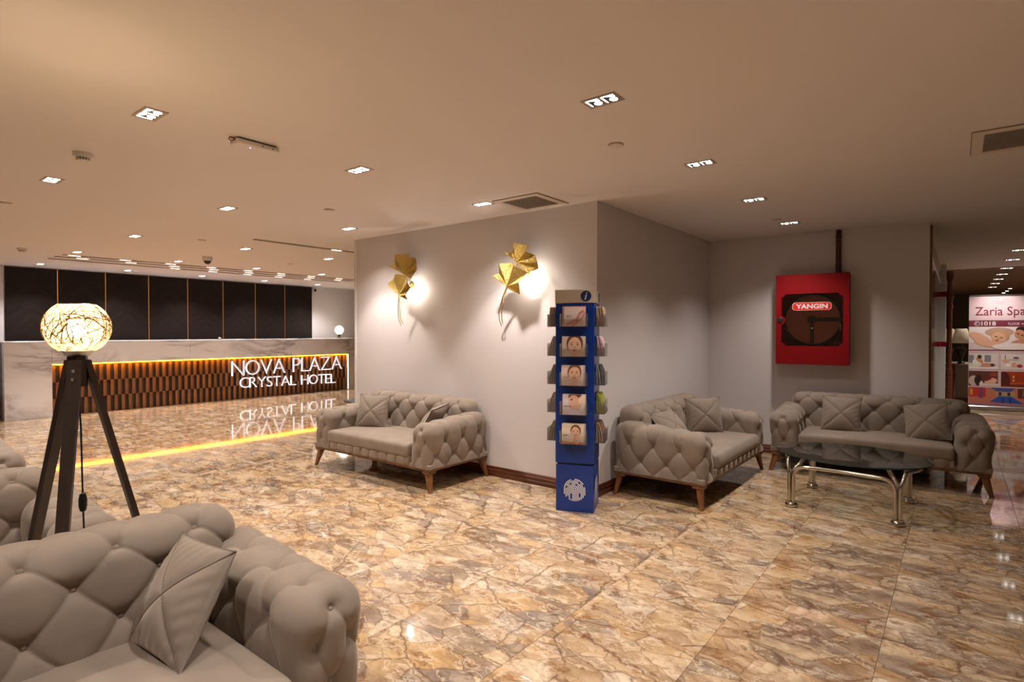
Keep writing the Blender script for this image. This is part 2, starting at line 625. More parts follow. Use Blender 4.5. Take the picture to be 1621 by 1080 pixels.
def fit_text(txt, w, h, extrude, mat, shear=0.0, offset=0.0):
    """text mesh scaled so that its box is w x h, centred on the origin in the xy plane"""
    me, (lo, hi) = text_mesh(txt, 1.0, 0.0, mat, shear, offset)
    me2, _ = text_mesh(txt, 1.0, extrude if extrude else 0.0, mat, shear, offset)
    bpy.data.meshes.remove(me)
    co = np.empty(len(me2.vertices) * 3)
    me2.vertices.foreach_get('co', co)
    co = co.reshape(-1, 3)
    s = np.array([w / max(hi[0] - lo[0], 1e-6), h / max(hi[1] - lo[1], 1e-6), 1.0])
    co = (co - np.array([(lo[0] + hi[0]) / 2, (lo[1] + hi[1]) / 2, 0])) * s
    me2.vertices.foreach_set('co', co.ravel())
    me2.update()
    return me2

def print_mat(c, rough=0.5):
    # c is an sRGB 0-255 triple of the printed ink
    key = 'print_%d_%d_%d' % c
    lin = tuple(((x / 255) / 12.92 if x / 255 <= 0.04045 else ((x / 255 + 0.055) / 1.055) ** 2.4) for x in c)
    return new_mat(key, lin, rough)

def clip_poly(poly, w, h):
    for axis, lim, sg in ((0, 0, 1), (0, w, -1), (1, 0, 1), (1, h, -1)):
        out = []
        for i in range(len(poly)):
            a, b = poly[i - 1], poly[i]
            ia, ib = sg * (a[axis] - lim) >= 0, sg * (b[axis] - lim) >= 0
            if ia != ib:
                t = (lim - a[axis]) / (b[axis] - a[axis])
                out.append((a[0] + t * (b[0] - a[0]), a[1] + t * (b[1] - a[1])))
            if ib:
                out.append(b)
        poly = out
        if len(poly) < 3:
            return []
    return poly

def picture(name, parent, w, h, shapes, M, step=0.00025, bg=None):
    """flat printed picture: coloured areas laid on each other, in the local xz plane facing -y"""
    mb = MB()
    mats, key = [], {}
    layers = ([(bg, [(0, 0), (w, 0), (w, h), (0, h)])] if bg else []) + shapes
    for i, (c, poly) in enumerate(layers):
        p = clip_poly(poly, w, h)
        if len(p) < 3:
            continue
        if c not in key:
            key[c] = len(mats)
            mats.append(print_mat(c))
        y = -step * (i + 1)
        mb.add([tuple(M @ Vector((q[0], y, q[1]))) for q in p], [tuple(range(len(p)))], key[c])
    return mb.build(name, mats, parent)

# ------------------------------------------------------------------ the room
BLK_X0, BLK_X1, BLK_Y0, BLK_Y1 = -5.545, -2.333, 4.085, 6.745
WALL_BACK_X = -12.09
ROOM_X1, ROOM_Y0, HALL_Y1 = 3.2, -4.2, 21.0

fl = MB().box((WALL_BACK_X - 0.2, ROOM_Y0 - 0.2, -0.12), (ROOM_X1 + 0.2, HALL_Y1 + 0.2, -0.006)).build('floor', M_GROUT)
struct(fl, 'polished brown and cream onyx tile floor with thin dark joints')
T = 0.6
cth, sth = math.cos(YAW), math.sin(YAW)
def in_view(x, y):
    u = x * cth + y * sth
    d = -x * sth + y * cth
    return d > 0.6 and abs(u) < d * 0.93 + 0.5
near_tiles, rest = [], []
for i in range(-20, 6):
    for j in range(-12, 31):
        x0, y0 = -0.25 + i * T, 2.96 + j * T
        cx, cy = x0 + T / 2, y0 + T / 2
        if cx < WALL_BACK_X - 0.2 or cx > ROOM_X1 or cy < ROOM_Y0 or cy > HALL_Y1:
            continue
        if BLK_X0 + 0.3 < cx < BLK_X1 - 0.3 and BLK_Y0 + 0.3 < cy:
            continue
        hidden = (cy > 9.2 and cx < -0.6) or (cx < BLK_X0 + 0.3 and cy > 4.2 + (-5.2 - cx) * 0.78) or (cy > 7.3 and cx < -0.2)
        d = -cx * sth + cy * cth
        if in_view(cx, cy) and not hidden:
            near_tiles.append((d, x0, y0))
        else:
            rest.append((x0, y0))
near_tiles.sort()
rest += [(x, y) for _, x, y in near_tiles[298:]]
tile_me = MB().bbox((0.0006, 0.0006, -0.01), (T - 0.0006, T - 0.0006, 0.0), 0.0008).mesh('tile', M_FLOOR)
for _, x, y in near_tiles[:298]:
    link('tile', tile_me, fl, (x, y, 0))
mb = MB()
for x, y in rest:
    mb.box((x + 0.0006, y + 0.0006, -0.01), (x + T - 0.0006, y + T - 0.0006, 0))
o = mb.build('distant_tiles', M_FLOOR, fl)
o['kind'] = 'stuff'

struct(MB().box((WALL_BACK_X - 0.2, ROOM_Y0 - 0.2, H), (ROOM_X1 + 0.2, 12.45, H + 0.15)).build('ceiling', M_CEIL), 'plain warm white plaster ceiling with downlights')
M_CEILB = paint('hall_ceiling_brown', (0.30, 0.17, 0.10), 0.03, 0.5)
struct(MB().box((-2.0, 12.45, H - 0.012), (ROOM_X1 + 0.2, HALL_Y1 + 0.2, H + 0.15)).build('ceiling_hall', M_CEILB), 'brown ceiling of the far hall')

wall_back = struct(MB().box((WALL_BACK_X - 0.2, ROOM_Y0, 0), (WALL_BACK_X, 12.0, H)).build('wall_back', M_WALL), 'white wall behind the reception desk')
struct(MB().box((WALL_BACK_X, 11.0, 0), (BLK_X0, 11.2, H)).build('wall_left', M_WALL), 'white wall closing the reception side')
wall_centre = struct(MB().box((BLK_X0, BLK_Y0, 0), (BLK_X1, 11.0, H)).build('wall_centre', M_WALL), 'white corner wall with the two gold sconces')
struct(MB().bbox((BLK_X0 - 0.030, BLK_Y0 - 0.012, 0), (BLK_X0, BLK_Y0 + 0.06, H), 0.004).build('trim_1', M_WHITEP), 'white corner strip on the end of the sconce wall')
struct(MB().box((WALL_BACK_X, ROOM_Y0 - 0.2, 0), (ROOM_X1, ROOM_Y0, H)).build('wall_front', M_WALL), 'white wall behind the viewer')
struct(MB().box((ROOM_X1, ROOM_Y0 - 0.2, 0), (ROOM_X1 + 0.2, HALL_Y1 + 0.2, H)).build('wall_side', M_WALL), 'white wall on the far right')

# hose-cabinet wall, turned a few degrees from the grid
HA, HB = Vector((BLK_X1, 6.745, 0)), Vector((-0.225, 6.908, 0))
hd = (HB - HA).normalized()
hn = Vector((hd.y, -hd.x, 0))                     # towards the viewer
HROT = math.atan2(hd.y, hd.x)
mb = MB()
back = 11.2
mb.prism([(HA.x, HA.y), (HB.x, HB.y), (HB.x - 0.012, 7.05), (HB.x - 0.016, back), (HA.x, back)], 0, H)
struct(mb.build('wall_right', M_WALL), 'beige white wall carrying the red hose cabinet')

# skirting of the corner wall
def skirting(name, a, b, n, label):
    d = Vector(b) - Vector(a)
    L = d.length
    prof = [(0, 0), (0.022, 0), (0.022, 0.030), (0.018, 0.036), (0.018, 0.062), (0.011, 0.070), (0.011, 0.082), (0.005, 0.092), (0, 0.092)]
    d.normalize()
    n = Vector(n)
    vs, m = [], len(prof)
    for q in (0, L):
        vs += [Vector(a) + d * q + n * x + Vector((0, 0, z)) for x, z in prof]
    fs = [(i, (i + 1) % m, m + (i + 1) % m, m + i) for i in range(m)] + [tuple(range(m))[::-1], tuple(range(m, 2 * m))]
    return struct(MB().add(vs, fs).build(name, M_BASEW), label)
skirting('baseboard_left', (BLK_X0, BLK_Y0, 0), (BLK_X1 + 0.022, BLK_Y0, 0), (0, -1, 0), 'mahogany skirting under the sconce wall')
skirting('baseboard_centre', (BLK_X1, BLK_Y0 - 0.022, 0), (BLK_X1, BLK_Y1, 0), (1, 0, 0), 'mahogany skirting beside the right-hand loveseat')
skirting('baseboard_right', HA, HB, hn, 'mahogany skirting under the hose cabinet wall')

# ------------------------------------------------------------------ reception: panelled wall
PAN = [2.092 + 0.6915 * k for k in range(9)]
for k in range(8):
    y0, y1 = PAN[k] + 0.008, PAN[k + 1] - 0.008
    hw = (y1 - y0) / 2
    o = MB().bbox((0, -hw, -1.21), (0.028, hw, 1.21), 0.003).build('panel', M_CHEV, wall_back, loc=(WALL_BACK_X, (y0 + y1) / 2, 1.215))
    if k == 0:
        o['label'] = 'dark walnut chevron wall panel'
for k in range(1, 8):
    MB().box((0, -0.004, -1.205), (0.012, 0.0055, 1.205)).build('led_strip', M_PANELLED, wall_back, loc=(WALL_BACK_X, PAN[k], 1.215))

# ------------------------------------------------------------------ reception desk
DX = -11.35
desk = thing('reception_desk', 'long white marble reception desk with walnut block front and amber light strip', 'desk', (DX, 5.5, 0))
def L(p):
    return (p[0] - DX, p[1] - 5.5, p[2])
NY0, NY1, NZ = 2.535, 8.12, 0.842
MB().bbox(L((DX - 0.42, 1.965, 0)), L((DX - 0.122, 8.95, 1.19)), 0.004).build('carcass', M_SLATB, desk)
MB().bbox(L((DX - 0.46, 1.952, 1.190)), L((DX + 0.004, 8.96, 1.216)), 0.004).build('counter_top', M_MARBLE, desk)
for a, b, z0, z1 in ((1.952, NY0, 0, 1.19), (NY0 + 0.002, 4.60, NZ, 1.19), (4.602, 6.66, NZ, 1.19), (6.662, NY1, NZ, 1.19), (NY1 + 0.002, 8.95, 0, 1.19)):
    MB().bbox(L((DX - 0.12, a, z0)), L((DX, b - 0.001, z1)), 0.002).build('marble_slab', M_MARBLE, desk)
MB().box(L((DX - 0.121, NY0, 0.0)), L((DX - 0.096, NY1, NZ))).build('backing_board', M_SLATB, desk)
pitch = (NY1 - NY0) / 104
blk = MB().bbox((0, -pitch / 2 + 0.001, 0.002), (0.042, pitch / 2 - 0.001, 0.268), 0.002).mesh('block', M_SLAT)
for row in range(3):
    for k in range(104):
        if (k + row) % 2 == 0:
            link('block', blk, desk, L((DX - 0.096, NY0 + pitch * (k + 0.5), 0.010 + 0.266 * row)))
MB().box(L((DX - 0.050, NY0 + 0.01, NZ - 0.009)), L((DX + 0.001, NY1 - 0.01, NZ - 0.001))).build('light_strip', M_AMBER, desk)
MB().box(L((DX - 0.06, NY0, 0.0)), L((DX - 0.04, NY1, 0.010))).build('kick_trim', M_STEEL, desk)
MB().box(L((DX - 0.01, NY1 - 0.012, 0.02)), L((DX + 0.002, NY1 - 0.003, NZ - 0.012))).build('light_strip', emission('white_led', (1.0, 0.9, 0.75), 2.5), desk)

# illuminated sign
SIGN_M = Matrix(((0, 0, 1, 0), (1, 0, 0, 0), (0, 1, 0, 0), (0, 0, 0, 1)))
M_LETTER = new_mat('letter_metal', (0.55, 0.52, 0.52), 0.35, 0.7)
M_LETTER.node_tree.nodes['Principled BSDF'].inputs['Emission Color'].default_value = (0.9, 0.85, 0.88, 1)
M_LETTER.node_tree.nodes['Principled BSDF'].inputs['Emission Strength'].default_value = 0.18
def sign_line(txt, y0, y1, zc0, zc1, h, label):
    root = thing('hotel_sign', label, 'sign', (DX - 0.015, (y0 + y1) / 2, (zc0 + zc1) / 2 - h / 2), 0, 'lit lettering on the desk front')
    ws = []
    for ch in txt:
        if ch == ' ':
            ws.append(0.30)
        else:
            me, (lo, hi) = text_mesh(ch, 1.0, 0, M_LETTER)
            bpy.data.meshes.remove(me)
            ws.append(hi[0] - lo[0])
    gap = 0.10
    tot = sum(ws) + gap * (len(ws) - 1)
    s = (y1 - y0) / tot
    p = 0.0
    for ch, w in zip(txt, ws):
        if ch != ' ':
            t = (p + w / 2) / tot
            yc = y0 + (y1 - y0) * t
            zc = zc0 + (zc1 - zc0) * t
            rim = fit_text(ch, w * s + 0.012, h + 0.012, 0.012, M_SIGNLIT, 0, -0.020)
            face = fit_text(ch, w * s - 0.016, h - 0.016, 0.004, M_LETTER, 0, -0.030)
            for nm, me, dx in (('letter', rim, 0.012), ('letter_face', face, 0.030)):
                me.transform(SIGN_M)
                if nm == 'letter':
                    lo_ = link('letter', me, root, (dx, yc - (y0 + y1) / 2, zc - (zc0 + zc1) / 2 + h / 2))
                else:
                    link('letter_face', me, lo_, (dx - 0.012, 0, 0))
        p += w + gap
    return root
sign_line('NOVA PLAZA', 5.38, 7.93, 0.632, 0.652, 0.285, 'large upper line of lit letters reading NOVA PLAZA')
sign_line('CRYSTAL HOTEL', 5.54, 7.76, 0.338, 0.290, 0.195, 'smaller lower line of lit letters reading CRYSTAL HOTEL')

# globe lamp, bell and wall camera
t = thing('table_lamp', 'small glowing globe lamp on the far end of the marble desk', 'lamp', (DX - 0.2, 8.01, 1.216))
MB().lathe([(0.0, 0), (0.055, 0), (0.055, 0.012), (0.035, 0.03), (0.03, 0.085), (0.045, 0.10), (0, 0.10)], n=24).build('base', M_BLACK, t, True)
MB().lathe([(0.10 * math.sin(a), 0.195 - 0.10 * math.cos(a)) for a in np.linspace(0.02, math.pi - 0.001, 18)], n=28).build('globe', M_GLOBE, t, True)
d = bpy.data.lights.new('globe_light', 'POINT'); d.energy = 5.0; d.color = (1.0, 0.84, 0.62); d.shadow_soft_size = 0.1
link('globe_light', d, t, (0.16, 0, 0.26))
t = thing('desk_bell', 'small chrome call bell on the marble desk top', 'bell', (DX - 0.08, 5.18, 1.216))
MB().lathe([(0, 0), (0.045, 0), (0.045, 0.01), (0, 0.01)], n=20).build('base', M_BLACK, t)
MB().lathe([(0.04, 0.012), (0.038, 0.028), (0.025, 0.042), (0.006, 0.048), (0.006, 0.058), (0, 0.06)], n=20).build('dome', M_CHROME, t, True)
t = thing('wall_camera', 'small dark dome camera high on the white wall beside the panels', 'camera', (WALL_BACK_X, 7.70, 2.36))
MB().lathe([(0, 0), (0.045, 0), (0.045, 0.03), (0, 0.03)], n=20, axis='x').build('mount', M_WHITEP, t)
MB().lathe([(0.035 * math.cos(a), 0.03 + 0.035 * math.sin(a)) for a in np.linspace(0, math.pi / 2, 8)], n=20, axis='x').build('dome', M_BLACK, t, True)

# ------------------------------------------------------------------ ceiling fittings
def make_downlight():
    t = thing('downlight', 'x', 'downlight')
    w, h = 0.176, 0.106
    mb = MB()
    z0, z1 = -0.004, 0.0
    mb.box((-w / 2, -h / 2, z0), (w / 2, -h / 2 + 0.013, z1)); mb.box((-w / 2, h / 2 - 0.013, z0), (w / 2, h / 2, z1))
    mb.box((-w / 2, -h / 2 + 0.013, z0), (-w / 2 + 0.013, h / 2 - 0.013, z1)); mb.box((w / 2 - 0.013, -h / 2 + 0.013, z0), (w / 2, h / 2 - 0.013, z1))
    mb.box((-0.005, -h / 2 + 0.013, z0), (0.005, h / 2 - 0.013, z1))
    mb.build('frame', M_FIXT, t)
    for s in (-1, 1):
        cx = s * 0.040
        MB().bbox((cx - 0.034, -h / 2 + 0.014, -0.0022), (cx + 0.034, h / 2 - 0.014, -0.0005), 0.0006).build('lamp_well', M_BLACK, t)
        mb = MB()
        mb.lathe([(0.0, -0.0034), (0.019, -0.0034), (0.019, -0.0022), (0, -0.0022)], (cx + 0.010, 0.016, 0), 18)
        mb.prism([(cx - 0.030, -0.036), (cx + 0.031, -0.036), (cx + 0.031, -0.010), (cx + 0.012, -0.014), (cx - 0.010, -0.030), (cx - 0.030, -0.033)], -0.0032, -0.0022)  # glowing wedge and bar stand in for glints on the chrome reflector
        mb.box((cx - 0.032, -0.034, -0.0032), (cx - 0.027, 0.034, -0.0022))
        mb.build('lens', M_LENS_AND_GLINT, t)  # lens disc together with the painted reflector glints
    return t
LIGHT_DATA = {}
def spot_data(power, color, ang=118, blend=0.85):
    k = (round(power, 2), color, ang)
    if k not in LIGHT_DATA:
        d = bpy.data.lights.new('downlight_beam', 'SPOT')
        d.energy = power
        d.color = color
        d.spot_size = R(ang)
        d.spot_blend = 0.4 if ang < 90 else blend
        d.shadow_soft_size = 0.045
        LIGHT_DATA[k] = d
    return LIGHT_DATA[k]
proto = make_downlight()
used = False
def downlight(x, y, label, power=1.0, color=WARM, group='twin square downlights in the lounge ceiling', ang=118):
    global used
    o = proto if not used else copy_tree(proto)
    used = True
    o.location = (x, y, H if y < 12.45 else H - 0.0125)
    tag(o, label, 'downlight', group)
    if power > 0:
        link('beam', spot_data(SPOT_W * power, color, ang), o, (0, 0, -0.012))
    return o
DL = [
 (-3.147, 1.10, 'largest twin downlight upper left, left of the emergency light box', 1.0),
 (-1.310, 2.34, 'largest twin downlight near the top middle of the ceiling', 0.95),
 (-3.140, 2.34, 'twin downlight right of the emergency light box', 1.0),
 (-1.305, 3.60, 'second twin downlight from the top in the right-hand row', 0.75),
 (-1.313, 4.85, 'third twin downlight in the right-hand row above the loveseat', 0.6),
 (-1.317, 6.10, 'last twin downlight in the right-hand row, nearest the hose cabinet', 0.32),
 (-3.150, 3.60, 'twin downlight touching the square vent by the sconce wall', 1.5),
 (-5.050, 1.14, 'twin downlight at the left edge below the nearer smoke detector', 1.0),
 (-5.010, 2.35, 'twin downlight in the ceiling middle left, between the floor lamp and the sconce wall', 1.0),
 (-4.995, 3.59, 'twin downlight close to the left end of the sconce wall', 1.5),
 (-7.270, 2.38, 'small twin downlight left of the thin disc, toward the desk', 1.0),
 (-7.258, 3.63, 'small twin downlight just left of the single ceiling slot', 1.0),
 (-7.290, 4.88, 'small twin downlight below the single ceiling slot', 1.0),
]
for x, y, lab, p in DL:
    downlight(x, y, lab, p, ang=84 if p == 1.5 else 118)
for i, y in enumerate((2.37, 3.63, 4.85, 6.10)):
    downlight(-9.33, y, ['leftmost', 'second', 'third', 'rightmost'][i] + ' twin downlight in the row just before the triple slots', 1.15, NEUTRAL, 'twin downlights before the triple slots')
for i, y in enumerate((2.42, 3.62, 4.86, 6.11, 7.36)):
    downlight(-11.42, y, ['leftmost', 'second', 'third', 'fourth', 'rightmost'][i] + ' twin downlight in the row over the desk, next to the dark panels', 1.5, COOL, 'twin downlights over the desk')
for i, y in enumerate((9.98, 11.23, 12.52, 13.76, 15.0, 16.28, 17.55)):
    nm = ['nearest', 'second', 'third', 'fourth', 'fifth', 'sixth', 'farthest'][i]
    downlight(0.63, y, nm + ' twin downlight in the far hall row above the spa banner', 0.0 if i in (3, 5) else 0.55, WARM, 'twin downlights of the far hall')
OUT = ['behind the viewer on the right', 'behind the viewer in the middle', 'behind the near sofa', 'behind the left sofas', 'beyond the left picture edge', 'beyond the left edge toward the desk', 'right of the viewer', 'behind and right of the viewer']
for qi, (x, y, p) in enumerate(((-1.31, 1.10, 0.55), (-1.31, -0.15, 0.5), (-3.147, -0.15, 0.5), (-5.0, -0.15, 0.6), (-7.27, 1.12, 0.9), (-9.33, 1.12, 0.9), (0.53, 1.10, 0.6), (0.53, -0.15, 0.5))):
    downlight(x, y, 'twin downlight out of view in the ceiling, ' + OUT[qi], p, WARM, 'twin downlights out of view')
for i, (x, y) in enumerate(((0.99, 18.4), (0.98, 19.4), (0.96, 20.3))):
    t = thing('spotlight', ['nearest', 'middle', 'farthest'][i] + ' of three tiny round spots at the end of the far hall', 'downlight', (x, y, H - 0.012), 0, 'three tiny round spots')
    MB().lathe([(0.0, 0), (0.05, 0), (0.05, -0.006), (0.036, -0.006)], n=18).build('ring', M_FIXT, t)
    MB().lathe([(0.0, -0.008), (0.036, -0.007), (0.036, -0.001), (0, -0.001)], n=18).build('lens', M_LENS_AND_GLINT, t)

# smoke detectors, discs, dome camera, emergency light
def smoke(x, y, label):
    t = thing('smoke_detector', label, 'detector', (x, y, H), 0, 'smoke detectors')
    MB().lathe([(0.0, 0), (0.052, 0), (0.052, -0.018), (0.046, -0.026), (0, -0.026)], n=28).build('base', M_WHITEP, t, True)
    mb = MB()
    for k in range(14):
        a = 2 * math.pi * k / 14
        mb.bbox((0.030, -0.004, -0.042), (0.036, 0.004, -0.026), 0.001, M=Matrix.Rotation(a, 4, 'Z'))
    mb.build('sensor_fins', M_WHITEP, t)
    MB().lathe([(0.0, -0.026), (0.026, -0.026), (0.026, -0.042), (0, -0.042)], n=24).build('chamber', M_BLACK, t)
    MB().lathe([(0.0, -0.048), (0.034, -0.048), (0.038, -0.042), (0, -0.042)], n=24).build('cap', M_WHITEP, t, True)
smoke(-4.16, 1.09, 'white smoke detector at upper left of the ceiling, nearer one')
smoke(-9.46, 1.82, 'small far white smoke detector above the dark panels at left')
for x, y, lab in ((-1.557, 2.94, 'flat pale disc in the ceiling near the largest middle downlight'), (-4.363, 2.93, 'flat pale disc in the ceiling left of the sconce wall top'),
                  (-6.961, 2.965, 'flat pale disc in the ceiling above the dome camera'), (-1.376, 5.854, 'flat pale disc in the ceiling by the hose cabinet downlight'),
                  (-6.25, 1.10, 'flat pale disc in the ceiling at the far left edge'), (-8.307, 4.87, 'flat pale disc in the ceiling before the triple slots')):
    t = thing('sprinkler_cover', lab, 'sprinkler', (x, y, H), 0, 'flat ceiling discs')
    MB().lathe([(0.0, 0), (0.040, 0), (0.040, -0.006), (0.036, -0.009), (0, -0.009)], n=28).build('cover_disc', M_VENT, t, True)
    MB().lathe([(0.030, 0), (0.046, 0), (0.046, -0.002), (0.030, -0.002)], n=28).build('trim_ring', M_FIXT, t)
t = thing('dome_camera', 'white dome camera with dark lens hanging from the ceiling before the desk', 'camera', (-8.45, 3.67, H))
MB().lathe([(0.0, 0), (0.065, 0), (0.065, -0.05), (0.058, -0.06), (0, -0.06)], n=28).build('housing', M_WHITEP, t, True)
MB().lathe([(0.048 * math.cos(a), -0.06 - 0.048 * math.sin(a)) for a in np.linspace(0, math.pi / 2, 9)], n=28).build('dome', M_BLACK, t, True)
t = thing('emergency_light', 'white emergency light box on the ceiling with a tiny violet lamp and red wire', 'light', (-3.16, 1.64, H))
MB().bbox((-0.045, -0.125, -0.036), (0.045, 0.125, -0.008), 0.006).build('housing', M_WHITEP, t)
MB().box((-0.03, -0.11, -0.008), (0.03, 0.11, 0.0)).build('mounting_plate', M_SLOT, t)
MB().tube([(0.02, -0.125, -0.015), (0.02, -0.145, -0.03), (0.01, -0.155, -0.02), (0.0, -0.145, -0.004), (0, -0.12, -0.004)], 0.003, 6).build('wire', new_mat('red_wire', (0.35, 0.02, 0.02), 0.4), t, True)
MB().lathe([(0, 0), (0.004, 0), (0.004, 0.003), (0, 0.003)], (0.0, -0.03, -0.0385), 10).build('indicator', emission('violet_led', (0.55, 0.3, 1.0), 3), t)
for yy in (0.02, 0.08):
    MB().lathe([(0, 0), (0.004, 0), (0.004, 0.002), (0, 0.002)], (0.045, yy, -0.024), 10, axis='x').build('screw', M_BLACK, t)

# square vents
def vent(x0, x1, y0, y1, label):
    t = thing('air_vent', label, 'vent', ((x0 + x1) / 2, (y0 + y1) / 2, H), 0, 'square ceiling vents')
    w, d = (x1 - x0) / 2, (y1 - y0) / 2
    b = 0.055
    mb = MB()
    for a, c in (((-w, -d), (w, -d + b)), ((-w, d - b), (w, d)), ((-w, -d + b), (-w + b, d - b)), ((w - b, -d + b), (w, d - b))):
        mb.bbox((a[0], a[1], -0.010), (c[0], c[1], -0.001), 0.003)
    mb.build('frame', M_VENT, t)
    mb = MB()
    for a, c in (((-w - .003, -d - .003), (w + .003, -d)), ((-w - .003, d), (w + .003, d + .003)), ((-w - .003, -d), (-w, d)), ((w, -d), (w + .003, d))):
        mb.box((a[0], a[1], -0.002), (c[0], c[1], 0))
    mb.build('shadow_gap', M_SLOT, t)
    MB().box((-w + b, -d + b, -0.003), (w - b, d - b, -0.0005)).build('filter_mesh', M_GREY, t)
    n = 14
    bl = MB().bbox((-w + b, -0.002, -0.008), (w - b, 0.002, -0.003), 0.0008).mesh('slat', M_GREY)
    for k in range(n):
        link('slat', bl, t, (0, -d + b + (2 * d - 2 * b) * (k + 0.5) / n, 0))
vent(-3.02, -2.565, 3.565, 4.02, 'square grey ceiling vent at the top of the sconce wall')
vent(0.05, 0.55, 3.955, 4.455, 'square grey ceiling vent at the right edge of the picture')

# linear slots
def slot(x, y0, y1, lamps, label, w=0.08, beams=()):
    t = thing('linear_slot', label, 'ceiling slot', (x, (y0 + y1) / 2, H), 0, 'long dark ceiling slots')
    hl = (y1 - y0) / 2
    MB().box((-w / 2, -hl, -0.003), (w / 2, hl, 0)).build('slot_body', M_SLOT, t)
    for s in (-1, 1):
        MB().box((s * w / 2 - 0.004, -hl, -0.006), (s * w / 2 + 0.004, hl, 0)).build('edge_trim', M_FIXT, t)
    for y in lamps:
        MB().bbox((-0.020, -0.07, -0.006), (0.020, 0.07, -0.003), 0.001).build('lamp_insert', M_SLOTLENS, t, loc=(0, y - (y0 + y1) / 2, 0))
    for y in beams:
        b = link('slot_beam', spot_data(30.0, (0.97, 0.96, 1.0), 96, 0.9), t, (0, y - (y0 + y1) / 2, -0.012))
        b.rotation_euler = (0, R(32), 0)
slot(-6.42, 3.31, 6.2, (4.42,), 'single thin ceiling slot left of the sconce wall', 0.06)
slot(-9.78, 2.32, 7.35, [2.45 + 0.62 * k for k in range(8)], 'nearest of the three long ceiling slots before the desk')
slot(-10.08, 2.30, 7.28, [2.62 + 0.62 * k for k in range(8)], 'middle of the three long ceiling slots before the desk', beams=(2.62, 3.86, 5.10, 6.34))
slot(-10.42, 2.30, 7.22, [4.0 + 0.62 * k for k in range(5)], 'farthest of the three long ceiling slots before the desk')

# ------------------------------------------------------------------ tufted upholstery
def rbox_grid(lo, hi, r, res):
    lo, hi = np.array(lo, float), np.array(hi, float)
    V, Fq, off = [], [], 0
    for ax in range(3):
        o1, o2 = [(1, 2), (2, 0), (0, 1)][ax]
        n1 = max(2, int(round((hi[o1] - lo[o1]) / res)))
        n2 = max(2, int(round((hi[o2] - lo[o2]) / res)))
        a, b = np.meshgrid(np.linspace(lo[o1], hi[o1], n1 + 1), np.linspace(lo[o2], hi[o2], n2 + 1), indexing='ij')
        for sd in (0, 1):
            p = np.zeros((a.size, 3))
            p[:, o1], p[:, o2], p[:, ax] = a.ravel(), b.ravel(), (lo, hi)[sd][ax]
            i, j = np.meshgrid(np.arange(n1), np.arange(n2), indexing='ij')
            i, j = i.ravel(), j.ravel()
            q = np.stack([i * (n2 + 1) + j, (i + 1) * (n2 + 1) + j, (i + 1) * (n2 + 1) + j + 1, i * (n2 + 1) + j + 1], 1)
            if sd == 0:
                q = q[:, ::-1]
            V.append(p); Fq.append(q + off); off += len(p)
    V, Fq = np.concatenate(V), np.concatenate(Fq)
    _, first, inv = np.unique(np.round(V * 1e5).astype(np.int64), axis=0, return_index=True, return_inverse=True)
    V = V[first]
    Fq = inv.reshape(-1)[Fq]
    P, N = snap(V, lo, hi, r)
    return P, N, Fq

def snap(p, lo, hi, r):
    p = np.atleast_2d(np.asarray(p, float))
    lo, hi = np.asarray(lo, float), np.asarray(hi, float)
    q = np.clip(p, lo, hi)
    inner = np.clip(q, lo + r, hi - r)
    d = q - inner
    ln = np.linalg.norm(d, axis=1, keepdims=True)
    z = ln[:, 0] < 1e-9
    if z.any():
        d[z] = (0, 0, 1)
        ln[z] = 1
    n = d / ln
    return inner + n * r, n

def tuft(P, N, pts, links, box, puff=0.011, lam=0.040, dep=0.020, sig=0.026, nbtn=None, sub=7):
    lo, hi, r = box
    B, BN = snap(pts, lo, hi, r)
    segs = []
    for i, j in links:
        t = np.linspace(0, 1, sub + 1)[:, None]
        s, _ = snap(B[i] * (1 - t) + B[j] * t, lo, hi, r)
        segs += [(s[k], s[k + 1]) for k in range(sub)]
    dc = np.full(len(P), 1e9)
    for a, b in segs:
        ab = b - a
        t = np.clip(((P - a) @ ab) / max(ab @ ab, 1e-12), 0, 1)
        d = np.linalg.norm(P - (a + t[:, None] * ab), axis=1)
        np.minimum(dc, d, out=dc)
    db = np.full(len(P), 1e9)
    nb = len(pts) if nbtn is None else nbtn
    for k in range(nb):
        np.minimum(db, np.linalg.norm(P - B[k], axis=1), out=db)
    groove = 0.0050 * np.exp(-(dc / 0.0052) ** 2)
    h = -puff * np.exp(-dc / lam) - groove - dep * np.exp(-(db / sig) ** 1.4) - 0.008 * np.exp(-db / 0.05)
    return P + N * h[:, None], B, BN

def np_mesh(name, V, Fq, mat):
    me = bpy.data.meshes.new(name)
    me.vertices.add(len(V))
    me.vertices.foreach_set('co', V.astype(np.float32).ravel())
    me.loops.add(Fq.size)
    me.loops.foreach_set('vertex_index', Fq.astype(np.int32).ravel())
    me.polygons.add(len(Fq))
    me.polygons.foreach_set('loop_start', np.arange(0, Fq.size, 4, dtype=np.int32))
    me.polygons.foreach_set('use_smooth', np.ones(len(Fq), dtype=bool))
    me.materials.append(mat)
    me.update(calc_edges=True)
    return me

BUTTON = MB().lathe([(0.0, 0.006), (0.005, 0.0055), (0.009, 0.003), (0.011, 0.0), (0.011, -0.004), (0.0, -0.004)], n=14).mesh('button', M_VELVET, True)
def add_buttons(parent, pos, nor):
    for p, n in zip(pos, nor):
        o = link('button', BUTTON, parent, tuple(p))
        o.rotation_euler = Vector(tuple(n)).to_track_quat('Z', 'Y').to_euler()

